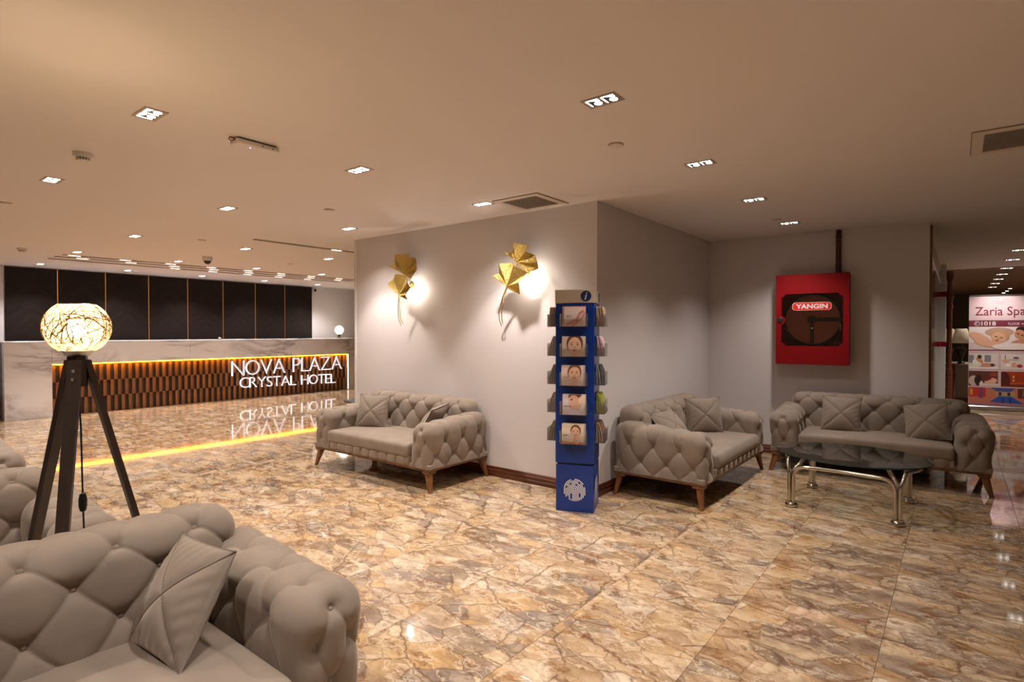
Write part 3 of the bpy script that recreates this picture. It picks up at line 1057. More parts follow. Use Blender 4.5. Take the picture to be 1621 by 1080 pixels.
SW, SF, SB = 0.872, -0.415, 0.40          # half width, front y, back y
def make_sofa():
    root = thing('tufted_sofa', 'x', 'sofa')
    # arms
    ZB = 0.205
    def flare(P, s):
        Q = P.copy()
        Q[:, 2] += np.clip((Q[:, 2] - 0.35) / 0.2, 0, 1) * (Q[:, 1] + 0.42) * 0.065
        Q[:, 0] += s * np.clip(Q[:, 2] - ZB, 0, 1) * 0.05
        Q[:, 2] = np.maximum(Q[:, 2], ZB)
        return Q
    for s in (-1, 1):
        xo, xi = s * (SW - 0.02), s * 0.585
        lo, hi = (min(xo, xi), SF, 0.09), (max(xo, xi), SB - 0.02, 0.575)
        r = 0.10
        P, N, Fq = rbox_grid(lo, hi, r, 0.0068)
        pts, idx = [], {}
        def add(k, p):
            idx[k] = len(pts)
            pts.append(p)
        y0 = [-0.31, -0.09, 0.13, 0.34]
        yh = [-0.20, 0.02, 0.235]
        xc = (xo + xi) / 2
        for k, y in enumerate(y0):
            add(('O1', k), (xo, y, 0.305))
            add(('T', k), (xc - s * 0.02, y + (0.06 if k == 0 else 0.0), hi[2]))
        for k, y in enumerate(yh):
            add(('O2', k), (xo, y, 0.425))
            add(('I1', k), (xi, y, 0.475))
        add('TF', (xc, SF, 0.545))
        add('FO', (xc + s * 0.070, SF, 0.42)); add('FI', (xc - s * 0.070, SF, 0.42)); add('F2', (xc, SF, 0.30))
        nb = len(pts)
        for k, y in enumerate([-0.40] + yh):
            add(('OB', k), (xo, y, 0.20))
        for k, y in enumerate(y0):
            add(('IB', k), (xi, y, 0.36))
        add('FBO', (xc + s * 0.075, SF, 0.20)); add('FBI', (xc - s * 0.075, SF, 0.20))
        lk = []
        for k in range(3):
            for a in (k, k + 1):
                lk += [(idx[('O2', k)], idx[('O1', a)]), (idx[('O2', k)], idx[('T', a)]), (idx[('I1', k)], idx[('T', a)]), (idx[('I1', k)], idx[('IB', a)])]
        for k in range(4):
            lk.append((idx[('O1', k)], idx[('OB', k)]))
            if k < 3:
                lk.append((idx[('O1', k)], idx[('OB', k + 1)]))
        lk += [(idx['TF'], idx['FO']), (idx['TF'], idx['FI']), (idx['FO'], idx['F2']), (idx['FI'], idx['F2']), (idx['F2'], idx['FBO']), (idx['F2'], idx['FBI']),
               (idx['FO'], idx[('O1', 0)])]
        V, B, BN = tuft(P, N, pts, lk, (lo, hi, r), nbtn=nb)
        arm = link('armrest', np_mesh('armrest', flare(V, s), Fq, M_VELVET), root)
        bp = flare(B[:nb] - BN[:nb] * 0.037, s)
        add_buttons(arm, bp, BN[:nb])
    # back
    lo, hi, r = (-0.745, 0.165, 0.16), (0.745, 0.405, 0.735), 0.10
    P, N, Fq = rbox_grid(lo, hi, r, 0.0072)
    pts, idx = [], {}
    def add(k, p):
        idx[k] = len(pts)
        pts.append(p)
    sp = 0.235
    xt = [sp * (k - 2.5) for k in range(6)]
    xh = [sp * (k - 3) for k in range(7)]
    for k, x in enumerate(xt):
        add(('T', k), (x, 0.18, 0.705)); add(('B1', k), (x, 0.165, 0.47))
    for k, x in enumerate(xh):
        add(('B2', k), (x, 0.165, 0.59))
    nb = len(pts)
    for k, x in enumerate(xh):
        add(('R', k), (x, 0.405, 0.66)); add(('D', k), (x, 0.165, 0.34))
    lk = []
    for k in range(6):
        for a in (k, k + 1):
            lk += [(idx[('T', k)], idx[('B2', a)]), (idx[('B1', k)], idx[('B2', a)]), (idx[('T', k)], idx[('R', a)]), (idx[('B1', k)], idx[('D', a)])]
    V, B, BN = tuft(P, N, pts, lk, (lo, hi, r), nbtn=nb)
    lean = lambda Q: np.stack([Q[:, 0], Q[:, 1] + np.clip(Q[:, 2] - 0.36, 0, 1) * 0.10 - 0.022, Q[:, 2]], 1)
    back = link('backrest', np_mesh('backrest', lean(V), Fq, M_VELVET), root)
    add_buttons(back, lean(B[:nb] - BN[:nb] * 0.037), BN[:nb])
    # seat cushion
    lo, hi = (-0.595, SF - 0.005, 0.268), (0.595, 0.20, 0.388)
    P, N, Fq = rbox_grid(lo, hi, 0.034, 0.02)
    crown = 0.016 * np.clip(1 - (P[:, 0] / 0.6) ** 2, 0, 1) * np.clip(1 - ((P[:, 1] + 0.12) / 0.36) ** 2, 0, 1)
    P[:, 2] += np.where(P[:, 2] > 0.33, crown, 0)
    link('seat_cushion', np_mesh('seat_cushion', P, Fq, M_VELVET), root)
    # biscuit-tufted front rail
    lo, hi, r = (-0.60, SF - 0.006, 0.20), (0.60, SF + 0.10, 0.285), 0.022
    P, N, Fq = rbox_grid(lo, hi, r, 0.0085)
    pts, lk = [], []
    for k in range(10):
        x = -0.5625 + 0.125 * k
        pts += [(x, SF, 0.205), (x, SF, 0.28)]
        lk.append((2 * k, 2 * k + 1))
    V, _, _ = tuft(P, N, pts, lk, (lo, hi, r), puff=0.022, lam=0.022, dep=0.0, nbtn=1)
    link('front_rail', np_mesh('front_rail', V, Fq, M_VELVET), root)
    MB().bbox((-SW + 0.03, SF + 0.02, 0.190), (SW - 0.03, SB - 0.03, 0.235), 0.008).build('seat_deck', M_VELVET, root)
    # wooden plinth and legs
    mb = MB()
    x, y0, y1 = SW - 0.035, SF + 0.022, SB - 0.03
    mb.bbox((-x, y0, 0.178), (x, y0 + 0.03, 0.198), 0.004)
    mb.bbox((-x, y1 - 0.03, 0.178), (x, y1, 0.198), 0.004)
    for s in (-1, 1):
        mb.bbox((s * x - s * 0.03, y0 + 0.03, 0.178), (s * x, y1 - 0.03, 0.198), 0.004)
    for s in (-1, 1):
        for yy, d in ((y0, 1), (y1, -1)):
            mb.bbox((min(s * x, s * (x - 0.09)), min(yy, yy + d * 0.10), 0.155), (max(s * x, s * (x - 0.09)), max(yy, yy + d * 0.10), 0.180), 0.010)
    mb.build('plinth_frame', M_LEG, root)
    for s in (-1, 1):
        for yy, d in ((y0 + 0.045, -1), (y1 - 0.045, 1)):
            top, bot = Vector((s * (x - 0.045), yy, 0.160)), Vector((s * (x + 0.003), yy + d * 0.030, 0.0))
            mb = MB()
            vs = []
            for p, a, b in ((top, 0.034, 0.027), (bot, 0.016, 0.015)):
                for k in range(12):
                    an = 2 * math.pi * k / 12 + math.pi / 12
                    c, s_ = math.cos(an), math.sin(an)
                    e = 0.55
                    vs.append((p.x + a * math.copysign(abs(c) ** e, c), p.y + b * math.copysign(abs(s_) ** e, s_), p.z))
            fs = [(k, (k + 1) % 12, 12 + (k + 1) % 12, 12 + k)[::-1] for k in range(12)] + [tuple(range(12)), tuple(range(12, 24))[::-1]]
            mb.add(vs, fs).build('leg', M_LEG, root, True)
    return root

sofa_proto = make_sofa()
SOFAS = [
 ((-4.317, 3.672, 0), 0.0, 1.0, 'taupe tufted loveseat against the wall under the two gold leaf sconces'),
 ((-1.895, 5.090, 0), R(90), 1.0, 'taupe tufted loveseat against the wall right of the blue brochure stand'),
 ((-0.630, 6.395, 0), R(3.6), 1.0, 'taupe tufted sofa behind the oval glass coffee table'),
 ((-1.870, 0.270, 0), R(90), 1.0, 'nearest taupe tufted sofa, cut off in the bottom left corner'),
 ((-3.310, 0.045, 0), R(90), 0.95, 'taupe tufted sofa behind the tripod floor lamp legs'),
 ((-5.200, 0.080, 0), R(90), 1.0, 'farthest tufted sofa at the left edge, only its arm end showing'),
]
for i, (loc, rz, zs, lab) in enumerate(SOFAS):
    o = sofa_proto if i == 0 else copy_tree(sofa_proto)
    o.location = loc
    o.rotation_euler = (0, 0, rz)
    o.scale = (1, 1, zs)
    tag(o, lab, 'sofa', 'matching taupe tufted sofas')

# ------------------------------------------------------------------ throw pillows
M_PIPING = new_mat('dark_taupe_piping', (0.13, 0.098, 0.076), 0.8)
def make_pillow():
    root = thing('throw_pillow', 'x', 'pillow')
    n, a, Tk = 44, 0.172, 0.072
    V, Fq = [], []
    g = np.linspace(-1, 1, n + 1)
    U, W = np.meshgrid(g, g, indexing='ij')
    U, W = U.ravel(), W.ravel()
    X = a * U * (1 - 0.045 * (1 - W ** 2)) 
    Z = a * W * (1 - 0.045 * (1 - U ** 2))
    prof = (np.clip(1 - U ** 2, 0, 1) ** 0.55) * (np.clip(1 - W ** 2, 0, 1) ** 0.55)
    d1, d2 = np.abs(U - W) * a / 1.414, np.abs(U + W) * a / 1.414
    dc = np.minimum(d1, d2)
    seam = 0.010 * np.exp(-dc / 0.016) * np.clip(prof * 2.2, 0, 1)
    wr = 0.0035 * np.sin(26 * U + 5 * np.sin(3 * W)) * np.clip(np.abs(W) - 0.45, 0, 1) * 2 + 0.0035 * np.sin(23 * W + 4 * np.sin(4 * U)) * np.clip(np.abs(U) - 0.45, 0, 1) * 2
    fr = -(Tk * prof) + seam + wr * prof
    bk = 0.8 * (Tk * prof) + wr * prof * 0.5
    edge = (np.abs(np.abs(U) - 1) < 1e-6) | (np.abs(np.abs(W) - 1) < 1e-6)
    fr[edge] = -0.0015; bk[edge] = 0.0015
    VF = np.stack([X, fr, Z], 1); VB = np.stack([X, bk, Z], 1)
    i, j = np.meshgrid(np.arange(n), np.arange(n), indexing='ij'); i, j = i.ravel(), j.ravel()
    q = np.stack([i * (n + 1) + j, (i + 1) * (n + 1) + j, (i + 1) * (n + 1) + j + 1, i * (n + 1) + j + 1], 1)
    m = (n + 1) ** 2
    ring = [k * (n + 1) for k in range(n + 1)] + [n * (n + 1) + k for k in range(1, n + 1)] + [k * (n + 1) + n for k in range(n - 1, -1, -1)] + [k for k in range(n - 1, 0, -1)]
    er = np.array([(ring[k], ring[(k + 1) % len(ring)], ring[(k + 1) % len(ring)] + m, ring[k] + m) for k in range(len(ring))])
    link('cover', np_mesh('cover', np.concatenate([VF, VB]), np.concatenate([q, q[:, ::-1] + m, er]), M_VELVET), root)
    for sg in (-1, 1):
        path = []
        for k in range(0, n + 1, 2):
            u = g[k]; w = sg * u
            t = int(k) * (n + 1) + (int(k) if sg > 0 else n - int(k))
            path.append((VF[t][0], VF[t][1] - 0.0012, VF[t][2]))
        MB().tube(path, 0.0021, 6).build('seam_piping', M_PIPING, root, True)
    return root
pil = make_pillow()
def rot3(yaw, tilt, roll):
    return (Matrix.Rotation(yaw, 4, 'Z') @ Matrix.Rotation(tilt, 4, 'X') @ Matrix.Rotation(roll, 4, 'Y')).to_euler()
PILLOWS = [
 ((-4.70, 3.66, 0.550), R(26), R(-18), R(2), 'square pillow standing at the left end of the loveseat under the sconces'),
 ((-3.83, 3.66, 0.535), R(-70), R(-34), R(6), 'pillow half hidden behind the right arm of the loveseat under the sconces'),
 ((-1.955, 4.73, 0.525), R(76), R(-40), R(-4), 'pillow lying low at the near end of the loveseat beside the brochure stand'),
 ((-1.93, 5.45, 0.555), R(38), R(-14), R(-3), 'square pillow standing in the middle of the loveseat beside the brochure stand'),
 ((-0.895, 6.365, 0.555), R(6), R(-20), R(1), 'left pillow on the sofa behind the glass table'),
 ((-0.215, 6.35, 0.545), R(-6), R(-24), R(-8), 'right pillow on the sofa behind the glass table'),
 ((-1.890, 0.735, 0.535), R(2), R(-30), R(-2), 'large pillow leaning in the corner of the nearest sofa at bottom left'),
]
for i, (loc, ya, ti, ro, lab) in enumerate(PILLOWS):
    o = pil if i == 0 else copy_tree(pil)
    o.location = loc
    o.rotation_euler = rot3(ya, ti, ro)
    tag(o, lab, 'pillow', 'taupe cross-seamed pillows')

# ------------------------------------------------------------------ gold leaf sconces
def sconce(label, upper, lower, stem, bulb):
    cx, cz = stem[-1][0], stem[-1][1]
    root = thing('wall_sconce', label, 'sconce', (cx, BLK_Y0, cz), 0, 'gold ginkgo leaf sconces')
    def leaf(pts, d0, name):
        base = pts[0]
        rim = pts[1:]
        mb = MB()
        dense = []
        for i in range(len(rim) - 1):
            for t in (0, 1 / 3, 2 / 3):
                dense.append((rim[i][0] * (1 - t) + rim[i + 1][0] * t, rim[i][1] * (1 - t) + rim[i + 1][1] * t, i + t))
        dense.append((*rim[-1], len(rim) - 1))
        nr = 7
        vs = []
        for j in range(nr + 1):
            t = j / nr
            for (x, z, u) in dense:
                pleat = 0.050 * abs((u % 2) - 1) - 0.020
                curl = -0.020 * t * t
                vs.append((base[0] + (x - base[0]) * t - cx, -(d0 + pleat * t - curl * 0.6), base[1] + (z - base[1]) * t - cz))
        m = len(dense)
        fs = [(j * m + k, j * m + k + 1, (j + 1) * m + k + 1, (j + 1) * m + k) for j in range(nr) for k in range(m - 1)]
        mb.add(vs, fs)
        o = mb.build(name, M_BRASS, root)
        md = o.modifiers.new('thickness', 'SOLIDIFY')
        md.thickness = 0.0022
        return o
    leaf(upper, 0.105, 'upper_leaf')
    leaf(lower, 0.140, 'lower_leaf')
    p = [(x - cx, -0.135 + 0.02 * i, z - cz) for i, (x, z) in enumerate(stem)]
    MB().tube(p, [0.006, 0.0055, 0.005, 0.0045, 0.004][:len(p)], 8).build('stem', M_BRASS, root, True)
    MB().tube([(upper[0][0] - cx, -0.105, upper[0][1] - cz), ((upper[0][0] + lower[0][0]) / 2 - cx, -0.115, (upper[0][1] + lower[0][1]) / 2 - cz), (lower[0][0] - cx, -0.13, lower[0][1] - cz),
               (stem[2][0] + 0.02 - cx, -0.085, stem[2][1] - cz), (stem[-1][0] + 0.015 - cx, -0.06, stem[-1][1] + 0.02 - cz)], 0.004, 8).build('stem', M_BRASS, root, True)
    bx, bz = bulb
    MB().lathe([(0, -0.0), (0.03, 0.0), (0.03, 0.018), (0, 0.018)], (bx - 0.05 - cx, -0.018, bz + 0.02 - cz), 20, axis='y').build('wall_mount', M_BRASS, root)
    MB().tube([(bx - 0.05 - cx, -0.012, bz + 0.02 - cz), (bx - 0.045 - cx, -0.06, bz + 0.02 - cz), (upper[0][0] - cx, -0.10, upper[0][1] - cz)], 0.004, 8).build('arm', M_BRASS, root, True)
    MB().tube([(bx - 0.045 - cx, -0.06, bz + 0.02 - cz), (bx - 0.012 - cx, -0.085, bz + 0.005 - cz)], 0.009, 10).build('lamp_socket', M_BRASS, root, True)
    MB().lathe([(0.012 * math.sin(a), -0.016 * math.cos(a)) for a in np.linspace(0, math.pi, 9)], (bx - cx, -0.09, bz - cz), 12).build('bulb', M_BULB, root, True)
    d = bpy.data.lights.new('sconce_light', 'POINT')
    d.energy = 5.0
    d.color = (1.0, 0.88, 0.74)
    d.shadow_soft_size = 0.016
    link('sconce_light', d, root, (bx - cx + 0.004, -0.092, bz - cz - 0.022))
    return root
sconce('right gold ginkgo leaf wall sconce, larger, near the wall corner',
 [(-3.09, 1.983), (-3.207, 2.084), (-3.146, 2.078), (-3.096, 2.15), (-2.958, 2.123), (-2.958, 2.062), (-2.889, 2.027), (-2.83, 1.954), (-2.854, 1.91), (-2.939, 1.876)],
 [(-3.171, 1.77), (-3.315, 1.868), (-3.268, 1.891), (-3.23, 1.972), (-3.101, 1.977), (-3.063, 1.948), (-2.944, 1.876), (-3.004, 1.793), (-3.031, 1.692), (-3.123, 1.746)],
 [(-3.171, 1.77), (-3.245, 1.662), (-3.3, 1.543), (-3.311, 1.471), (-3.3, 1.413)], (-2.995, 1.868))
sconce('left gold ginkgo leaf wall sconce above the loveseat',
 [(-4.601, 1.976), (-4.799, 2.071), (-4.745, 2.099), (-4.691, 2.179), (-4.527, 2.183), (-4.513, 2.147), (-4.421, 2.126), (-4.351, 2.072), (-4.401, 2.004), (-4.442, 1.911)],
 [(-4.635, 1.748), (-4.774, 1.867), (-4.724, 1.928), (-4.639, 1.972), (-4.509, 1.95), (-4.452, 1.871), (-4.452, 1.823), (-4.483, 1.742), (-4.502, 1.694), (-4.587, 1.753)],
 [(-4.635, 1.748), (-4.672, 1.63), (-4.694, 1.518), (-4.673, 1.43)], (-4.525, 1.838))

# ------------------------------------------------------------------ tripod floor lamp
LX, LY = -2.62, 0.6625
lamp = thing('floor_lamp', 'tripod floor lamp with a glowing woven globe shade at left', 'lamp', (LX, LY, 0))
hubz = 1.255
feet = [(-2.62 - LX, 1.002 - LY), (-2.914 - LX, 0.492 - LY), (-2.326 - LX, 0.492 - LY)]
for fx, fy in feet:
    d = Vector((fx, fy, -hubz + 0.005))
    e = Vector((fx, fy, 0)).normalized()
    side = Vector((-e.y, e.x, 0))
    top = Vector((e.x * 0.026, e.y * 0.026, hubz))
    bot = Vector((fx, fy, 0.0))
    nrm = (bot - top).cross(side).normalized()
    vs = []
    for p, a, b in ((top, 0.022, 0.011), (bot, 0.017, 0.010)):
        for sx, sy in ((-1, -1), (1, -1), (1, 1), (-1, 1)):
            q = p + side * (a * sx) + nrm * (b * sy)
            vs.append((q.x, q.y, hubz if p is top else max(0.0, 0.0)))
    MB().add(vs, [(0, 1, 2, 3), (7, 6, 5, 4), (0, 4, 5, 1), (1, 5, 6, 2), (2, 6, 7, 3), (3, 7, 4, 0)]).build('leg', M_LAMPW, lamp)
MB().prism([(0.034 * math.cos(R(a)), 0.034 * math.sin(R(a))) for a in (-20, 30, 100, 150, 220, 270)], 1.155, 1.268).build('hub_block', M_LAMPW, lamp)
for k, z in enumerate((1.215, 1.185)):
    e = Vector((feet[2][0], feet[2][1], 0)).normalized()
    p = Vector((e.x, e.y, 0)) * (0.040 + 0.010 * k)
    MB().lathe([(0, 0), (0.006, 0), (0.006, 0.014), (0, 0.016)], n=12).build('screw', M_CHROME, lamp, False, (p.x, p.y, z), e.to_track_quat('Z', 'Y').to_euler())
MB().lathe([(0, 1.266), (0.026, 1.266), (0.040, 1.274), (0.054, 1.290), (0.056, 1.297), (0, 1.297)], n=28).build('shade_cup', M_STEEL, lamp, True)
SZ, SRX, SRZ = 1.378, 0.107, 0.096
prof = []
for a in np.linspace(-R(64), R(58), 26):
    prof.append((SRX * math.cos(a) ** 0.92, SZ + SRZ * math.sin(a) * 1.06))
shade_m = bpy.data.materials.new('lamp_shade_fabric')
n_, l_ = nodes_of(shade_m)
b_ = n_['Principled BSDF']
b_.inputs['Base Color'].default_value = (0.5, 0.38, 0.22, 1)
b_.inputs['Roughness'].default_value = 0.9
b_.inputs['Emission Color'].default_value = (1.0, 0.80, 0.48, 1)
b_.inputs['Emission Strength'].default_value = 0.95
tr_ = nd(n_, 'ShaderNodeBsdfTransparent')
tl_ = nd(n_, 'ShaderNodeBsdfTranslucent')
tl_.inputs[0].default_value = (0.62, 0.47, 0.27, 1)
mx1 = nd(n_, 'ShaderNodeMixShader'); mx1.inputs[0].default_value = 0.45
mx2 = nd(n_, 'ShaderNodeMixShader'); mx2.inputs[0].default_value = 0.40
l_.new(b_.outputs[0], mx1.inputs[1]); l_.new(tl_.outputs[0], mx1.inputs[2])
l_.new(mx1.outputs[0], mx2.inputs[1]); l_.new(tr_.outputs[0], mx2.inputs[2])
l_.new(mx2.outputs[0], n_['Material Output'].inputs[0])
mb = MB()
nn = 48
vs, fs = [], []
for (r, z) in prof:
    for k in range(nn):
        a = 2 * math.pi * k / nn
        vs.append((r * math.cos(a), r * math.sin(a), z))
for i in range(len(prof) - 1):
    for k in range(nn):
        fs.append((i * nn + k, i * nn + (k + 1) % nn, (i + 1) * nn + (k + 1) % nn, (i + 1) * nn + k))
shade = MB().add(vs, fs).build('shade', shade_m, lamp, True)
MB().tube([(prof[-1][0] * math.cos(a), prof[-1][0] * math.sin(a), prof[-1][1]) for a in np.linspace(0, 2 * math.pi, 41)[:-1]], 0.0022, 6, closed=True).build('shade_rim', M_STEEL, shade, True)
mb = MB()
zlo, zhi = prof[0][1], prof[-1][1]
for k in range(170):
    axis = Vector((random.gauss(0, 1), random.gauss(0, 1), random.gauss(0, 1.0))).normalized()
    u = axis.orthogonal().normalized(); w = axis.cross(u)
    off = random.uniform(-0.75, 0.75)
    rr = math.sqrt(1 - off * off)
    a0 = random.uniform(0, 6.28); span = random.uniform(1.0, 3.4)
    path = []
    for t in np.linspace(a0, a0 + span, 18):
        p = axis * off + (u * math.cos(t) + w * math.sin(t)) * rr
        zz = SZ + p.z * SRZ * 1.04
        if zlo + 0.004 < zz < zhi - 0.003:
            path.append((p.x * SRX * 1.012, p.y * SRX * 1.012, zz))
        else:
            if len(path) > 2:
                mb.tube(path, random.uniform(0.0008, 0.0018), 4)
            path = []
    if len(path) > 2:
        mb.tube(path, random.uniform(0.0008, 0.0018), 4)
o = mb.build('woven_strings', new_mat('jute_string', (0.16, 0.075, 0.025), 0.9), shade)
o['kind'] = 'stuff'
MB().lathe([(0.030 * math.sin(a), 1.375 - 0.034 * math.cos(a)) for a in np.linspace(0.0, math.pi, 12)], n=18).build('bulb', M_BULB, lamp, True)
d = bpy.data.lights.new('floor_lamp_light', 'POINT')
d.energy = 28
d.color = (1.0, 0.73, 0.42)
d.shadow_soft_size = 0.045
link('floor_lamp_light', d, lamp, (0, 0, 1.385))
MB().tube([(0.0, 0.0, 1.16), (0.004, 0.006, 1.0), (0.010, 0.008, 0.72), (0.016, 0.012, 0.45), (0.02, 0.014, 0.2), (0.03, 0.02, 0.02), (0.10, 0.10, 0.006)], 0.0032, 6).build('cord', M_BLACK, lamp, True)
MB().lathe([(0.0, 0.675), (0.010, 0.68), (0.014, 0.70), (0.014, 0.725), (0.010, 0.745), (0, 0.75)], (0.010, 0.008, 0), 14).build('cord_switch', M_BLACK, lamp, True)

# ------------------------------------------------------------------ blue brochure stand
SX, SY, SROT = -2.319, 3.768, math.atan2(0.374, 0.9285)
stand = thing('brochure_stand', 'tall blue brochure tower with cream header at the wall corner', 'brochure stand', (SX, SY, 0), SROT)
hw, hd_ = 0.147, 0.145
MB().bbox((-hw + 0.003, -hd_ + 0.003, 0), (hw - 0.003, hd_ - 0.003, 0.355), 0.003).build('base_box', M_BLUE, stand)
MB().bbox((-hw, -hd_, 0.368), (hw, hd_, 1.578), 0.003).build('column', M_BLUE, stand)
MB().box((-hw + 0.015, -hd_ + 0.015, 0.355), (hw - 0.015, hd_ - 0.015, 0.368)).build('spacer', M_BLACK, stand)
MB().bbox((-hw - 0.004, -hd_ - 0.004, 1.578), (hw + 0.004, hd_ + 0.004, 1.680), 0.003).build('header', M_CREAM, stand)
FACE = [Matrix.Rotation(R(a), 4, 'Z') for a in (0, 90, -90)]          # front, right, left side
TXT = Matrix(((1, 0, 0, 0), (0, 0, -1, 0), (0, 1, 0, 0), (0, 0, 0, 1)))  # text plane to xz, facing -y
def polyline_strip(pts, w):
    """flat ribbon with round-ish ends along a 2d polyline, as one polygon"""
    P = [Vector((x, y)) for x, y in pts]
    lf, rt = [], []
    for i, p in enumerate(P):
        t = (P[min(i + 1, len(P) - 1)] - P[max(i - 1, 0)]).normalized()
        nrm = Vector((-t.y, t.x)) * w / 2
        lf.append(p + nrm); rt.append(p - nrm)
    vs = lf + rt
    m = len(P)
    return [(v.x, v.y) for v in vs], [(i, m + i, m + i + 1, i + 1) for i in range(m - 1)]
def fingerprint(radius):
    mb = MB()
    lw, gp, cy = radius * 0.085, radius * 0.152, radius * 0.05
    gaps = {1: [], 2: [(205, 230)], 3: [(60, 78), (-40, -22)], 4: [(118, 134), (225, 245)], 5: [(48, 62), (160, 172)], 6: [(92, 108), (20, 32)]}
    for k in range(0, 7):
        r = gp * k
        # parameter: angle 0..180 is the arch; below 0 and above 180 the straight legs
        if k == 0:
            runs = [[(0, cy + gp * 0.1), (0, -radius * 0.5), (0, -radius * 0.99)]]
        else:
            zb = -math.sqrt(max(radius ** 2 - r * r, 0)) * 0.99
            par = []
            for t in np.linspace(-60, 240, 121):
                if t < 0:
                    p = (r, cy + (zb - cy) * (-t / 60))
                elif t > 180:
                    p = (-r, cy + (zb - cy) * ((t - 180) / 60))
                else:
                    p = (r * math.cos(R(t)), cy + r * math.sin(R(t)))
                par.append((t, p))
            runs, cur = [], []
            for t, p in par:
                if any(a <= t <= b for a, b in gaps[k]):
                    if len(cur) > 1:
                        runs.append(cur)
                    cur = []
                else:
                    cur.append(p)
            if len(cur) > 1:
                runs.append(cur)
        for run in runs:
            v, f = polyline_strip(run, lw)
            mb.add([(x, 0, y) for x, y in v], f)
    return mb
for fi, FM in enumerate(FACE):
    me = fingerprint(0.085).mesh('fingerprint_emblem', M_PRINTW)
    me.transform(FM @ Matrix.Translation((0.0, -hd_ + 0.0024 if fi == 0 else -hw + 0.0024, 0.165)))
    link('fingerprint_emblem', me, stand)
    mb = MB()
    yy = -hw - 0.0046
    mb.lathe([(0, 0), (0.040, 0), (0.040, -0.0012), (0, -0.0012)], (0, 0, 0), 32, axis='y')
    me = mb.mesh('info_disc', M_NAVY)
    me.transform(FM @ Matrix.Translation((0.085, -hd_ - 0.0042 if fi == 0 else yy, 1.630)))
    dsc = link('info_disc', me, stand)
    me = fit_text('i', 0.021, 0.054, 0.0, M_PRINTW, 0.22, 0.004)
    me.transform(FM @ Matrix.Translation((0.085, -hd_ - 0.0058 if fi == 0 else yy - 0.0016, 1.630)) @ TXT)
    link('letter_i', me, dsc)

ROWS = [1.400, 1.177, 0.960, 0.743, 0.524]
def pocket_mesh():
    mb = MB()
    w, dp, t = 0.100, 0.072, 0.002
    mb.box((-w, -dp, 0), (w, 0, t))
    mb.box((-w, -dp - t, 0), (w, -dp, 0.098))
    for s in (-1, 1):
        mb.box((s * w - t / 2, -dp, 0), (s * w + t / 2, 0, 0.098))
    mb.box((-w, -t, 0), (w, 0, 0.098))
    return mb.mesh('acrylic_pocket', M_ACRYL)
pocket = pocket_mesh()
ROT_STAND = Matrix.Translation((SX, SY, 0)) @ Matrix.Rotation(SROT, 4, 'Z')
def brochure_mesh(bend, w=0.165, h=0.150, t=0.0032):
    n = 8
    vs, fs = [], []
    for i in range(n + 1):
        u = i / n
        y = bend * (u * u)
        for sx in (-1, 1):
            vs += [(sx * w / 2, y - t / 2, u * h), (sx * w / 2, y + t / 2, u * h)]
    for i in range(n):
        a, b = i * 4, (i + 1) * 4
        fs += [(a, a + 2, b + 2, b), (a + 1, b + 1, b + 3, a + 3), (a, b, b + 1, a + 1), (a + 2, a + 3, b + 3, b + 2)]
    fs += [(0, 1, 3, 2), (4 * n, 4 * n + 2, 4 * n + 3, 4 * n + 1)]
    return MB().add(vs, fs)
ORD = ['top', 'second', 'third', 'fourth', 'bottom']
FACEPICS = []
skin, lip, hairb, white = (226, 178, 148), (178, 96, 88), (96, 62, 40), (236, 226, 220)
def pic_face(bgc, hx, hy, hr, hair, tilt=0, extra=()):
    s = [(hair, ell(hx, hy + hr * 0.25, hr * 0.98, hr * 1.16, tilt)), (skin, [(hx - hr * .45, hy - hr * 2.4), (hx + hr * .45, hy - hr * 2.4), (hx + hr * .4, hy - hr * .5), (hx - hr * .4, hy - hr * .5)]),
         (skin, ell(hx, hy - hr * .05, hr * 0.78, hr * 1.08, tilt))]
    for sg in (-1, 1):
        s.append(((84, 58, 46), ell(hx + sg * hr * .34, hy + hr * .16, hr * .15, hr * .07)))
        s.append(((120, 84, 62), ell(hx + sg * hr * .34, hy + hr * .36, hr * .2, hr * .04, -sg * 6)))
    s.append(((205, 150, 122), ell(hx + hr * .05, hy - hr * .16, hr * .1, hr * .16)))
    s.append((lip, ell(hx, hy - hr * .5, hr * .26, hr * .09)))
    return (bgc, s + list(extra))
textlines = lambda x, z: [((96, 84, 80), [(x, z), (x + .040, z), (x + .040, z + .0028), (x, z + .0028)]), ((96, 84, 80), [(x, z - .006), (x + .026, z - .006), (x + .026, z - .0035), (x, z - .0035)])]
w_, h_ = 0.165, 0.150
FACEPICS.append(((238, 206, 204), [((246, 228, 226), ell(.06, .09, .09, .07)), ((222, 150, 140), polyline_strip([(.02, .01), (.06, .03), (.10, .05), (.125, .10), (.15, .115)], .022)[0][:5] + polyline_strip([(.02, .01), (.06, .03), (.10, .05), (.125, .10), (.15, .115)], .022)[0][5:][::-1]),
                 ((212, 134, 124), polyline_strip([(.06, .0), (.10, .03), (.135, .06), (.16, .10)], .012)[0][:4] + polyline_strip([(.06, .0), (.10, .03), (.135, .06), (.16, .10)], .012)[0][4:][::-1]),
                 ((232, 140, 128), [(0, 0), (.006, 0), (.006, .15), (0, .15)]), ((232, 140, 128), [(0, .146), (.165, .146), (.165, .15), (0, .15)])] + textlines(.022, .078)))
FACEPICS.append(pic_face((214, 192, 176), .092, .078, .064, hairb, 0, textlines(.018, .055)))
FACEPICS.append(pic_face((226, 198, 186), .098, .086, .054, (128, 84, 54), -6, textlines(.018, .062)))
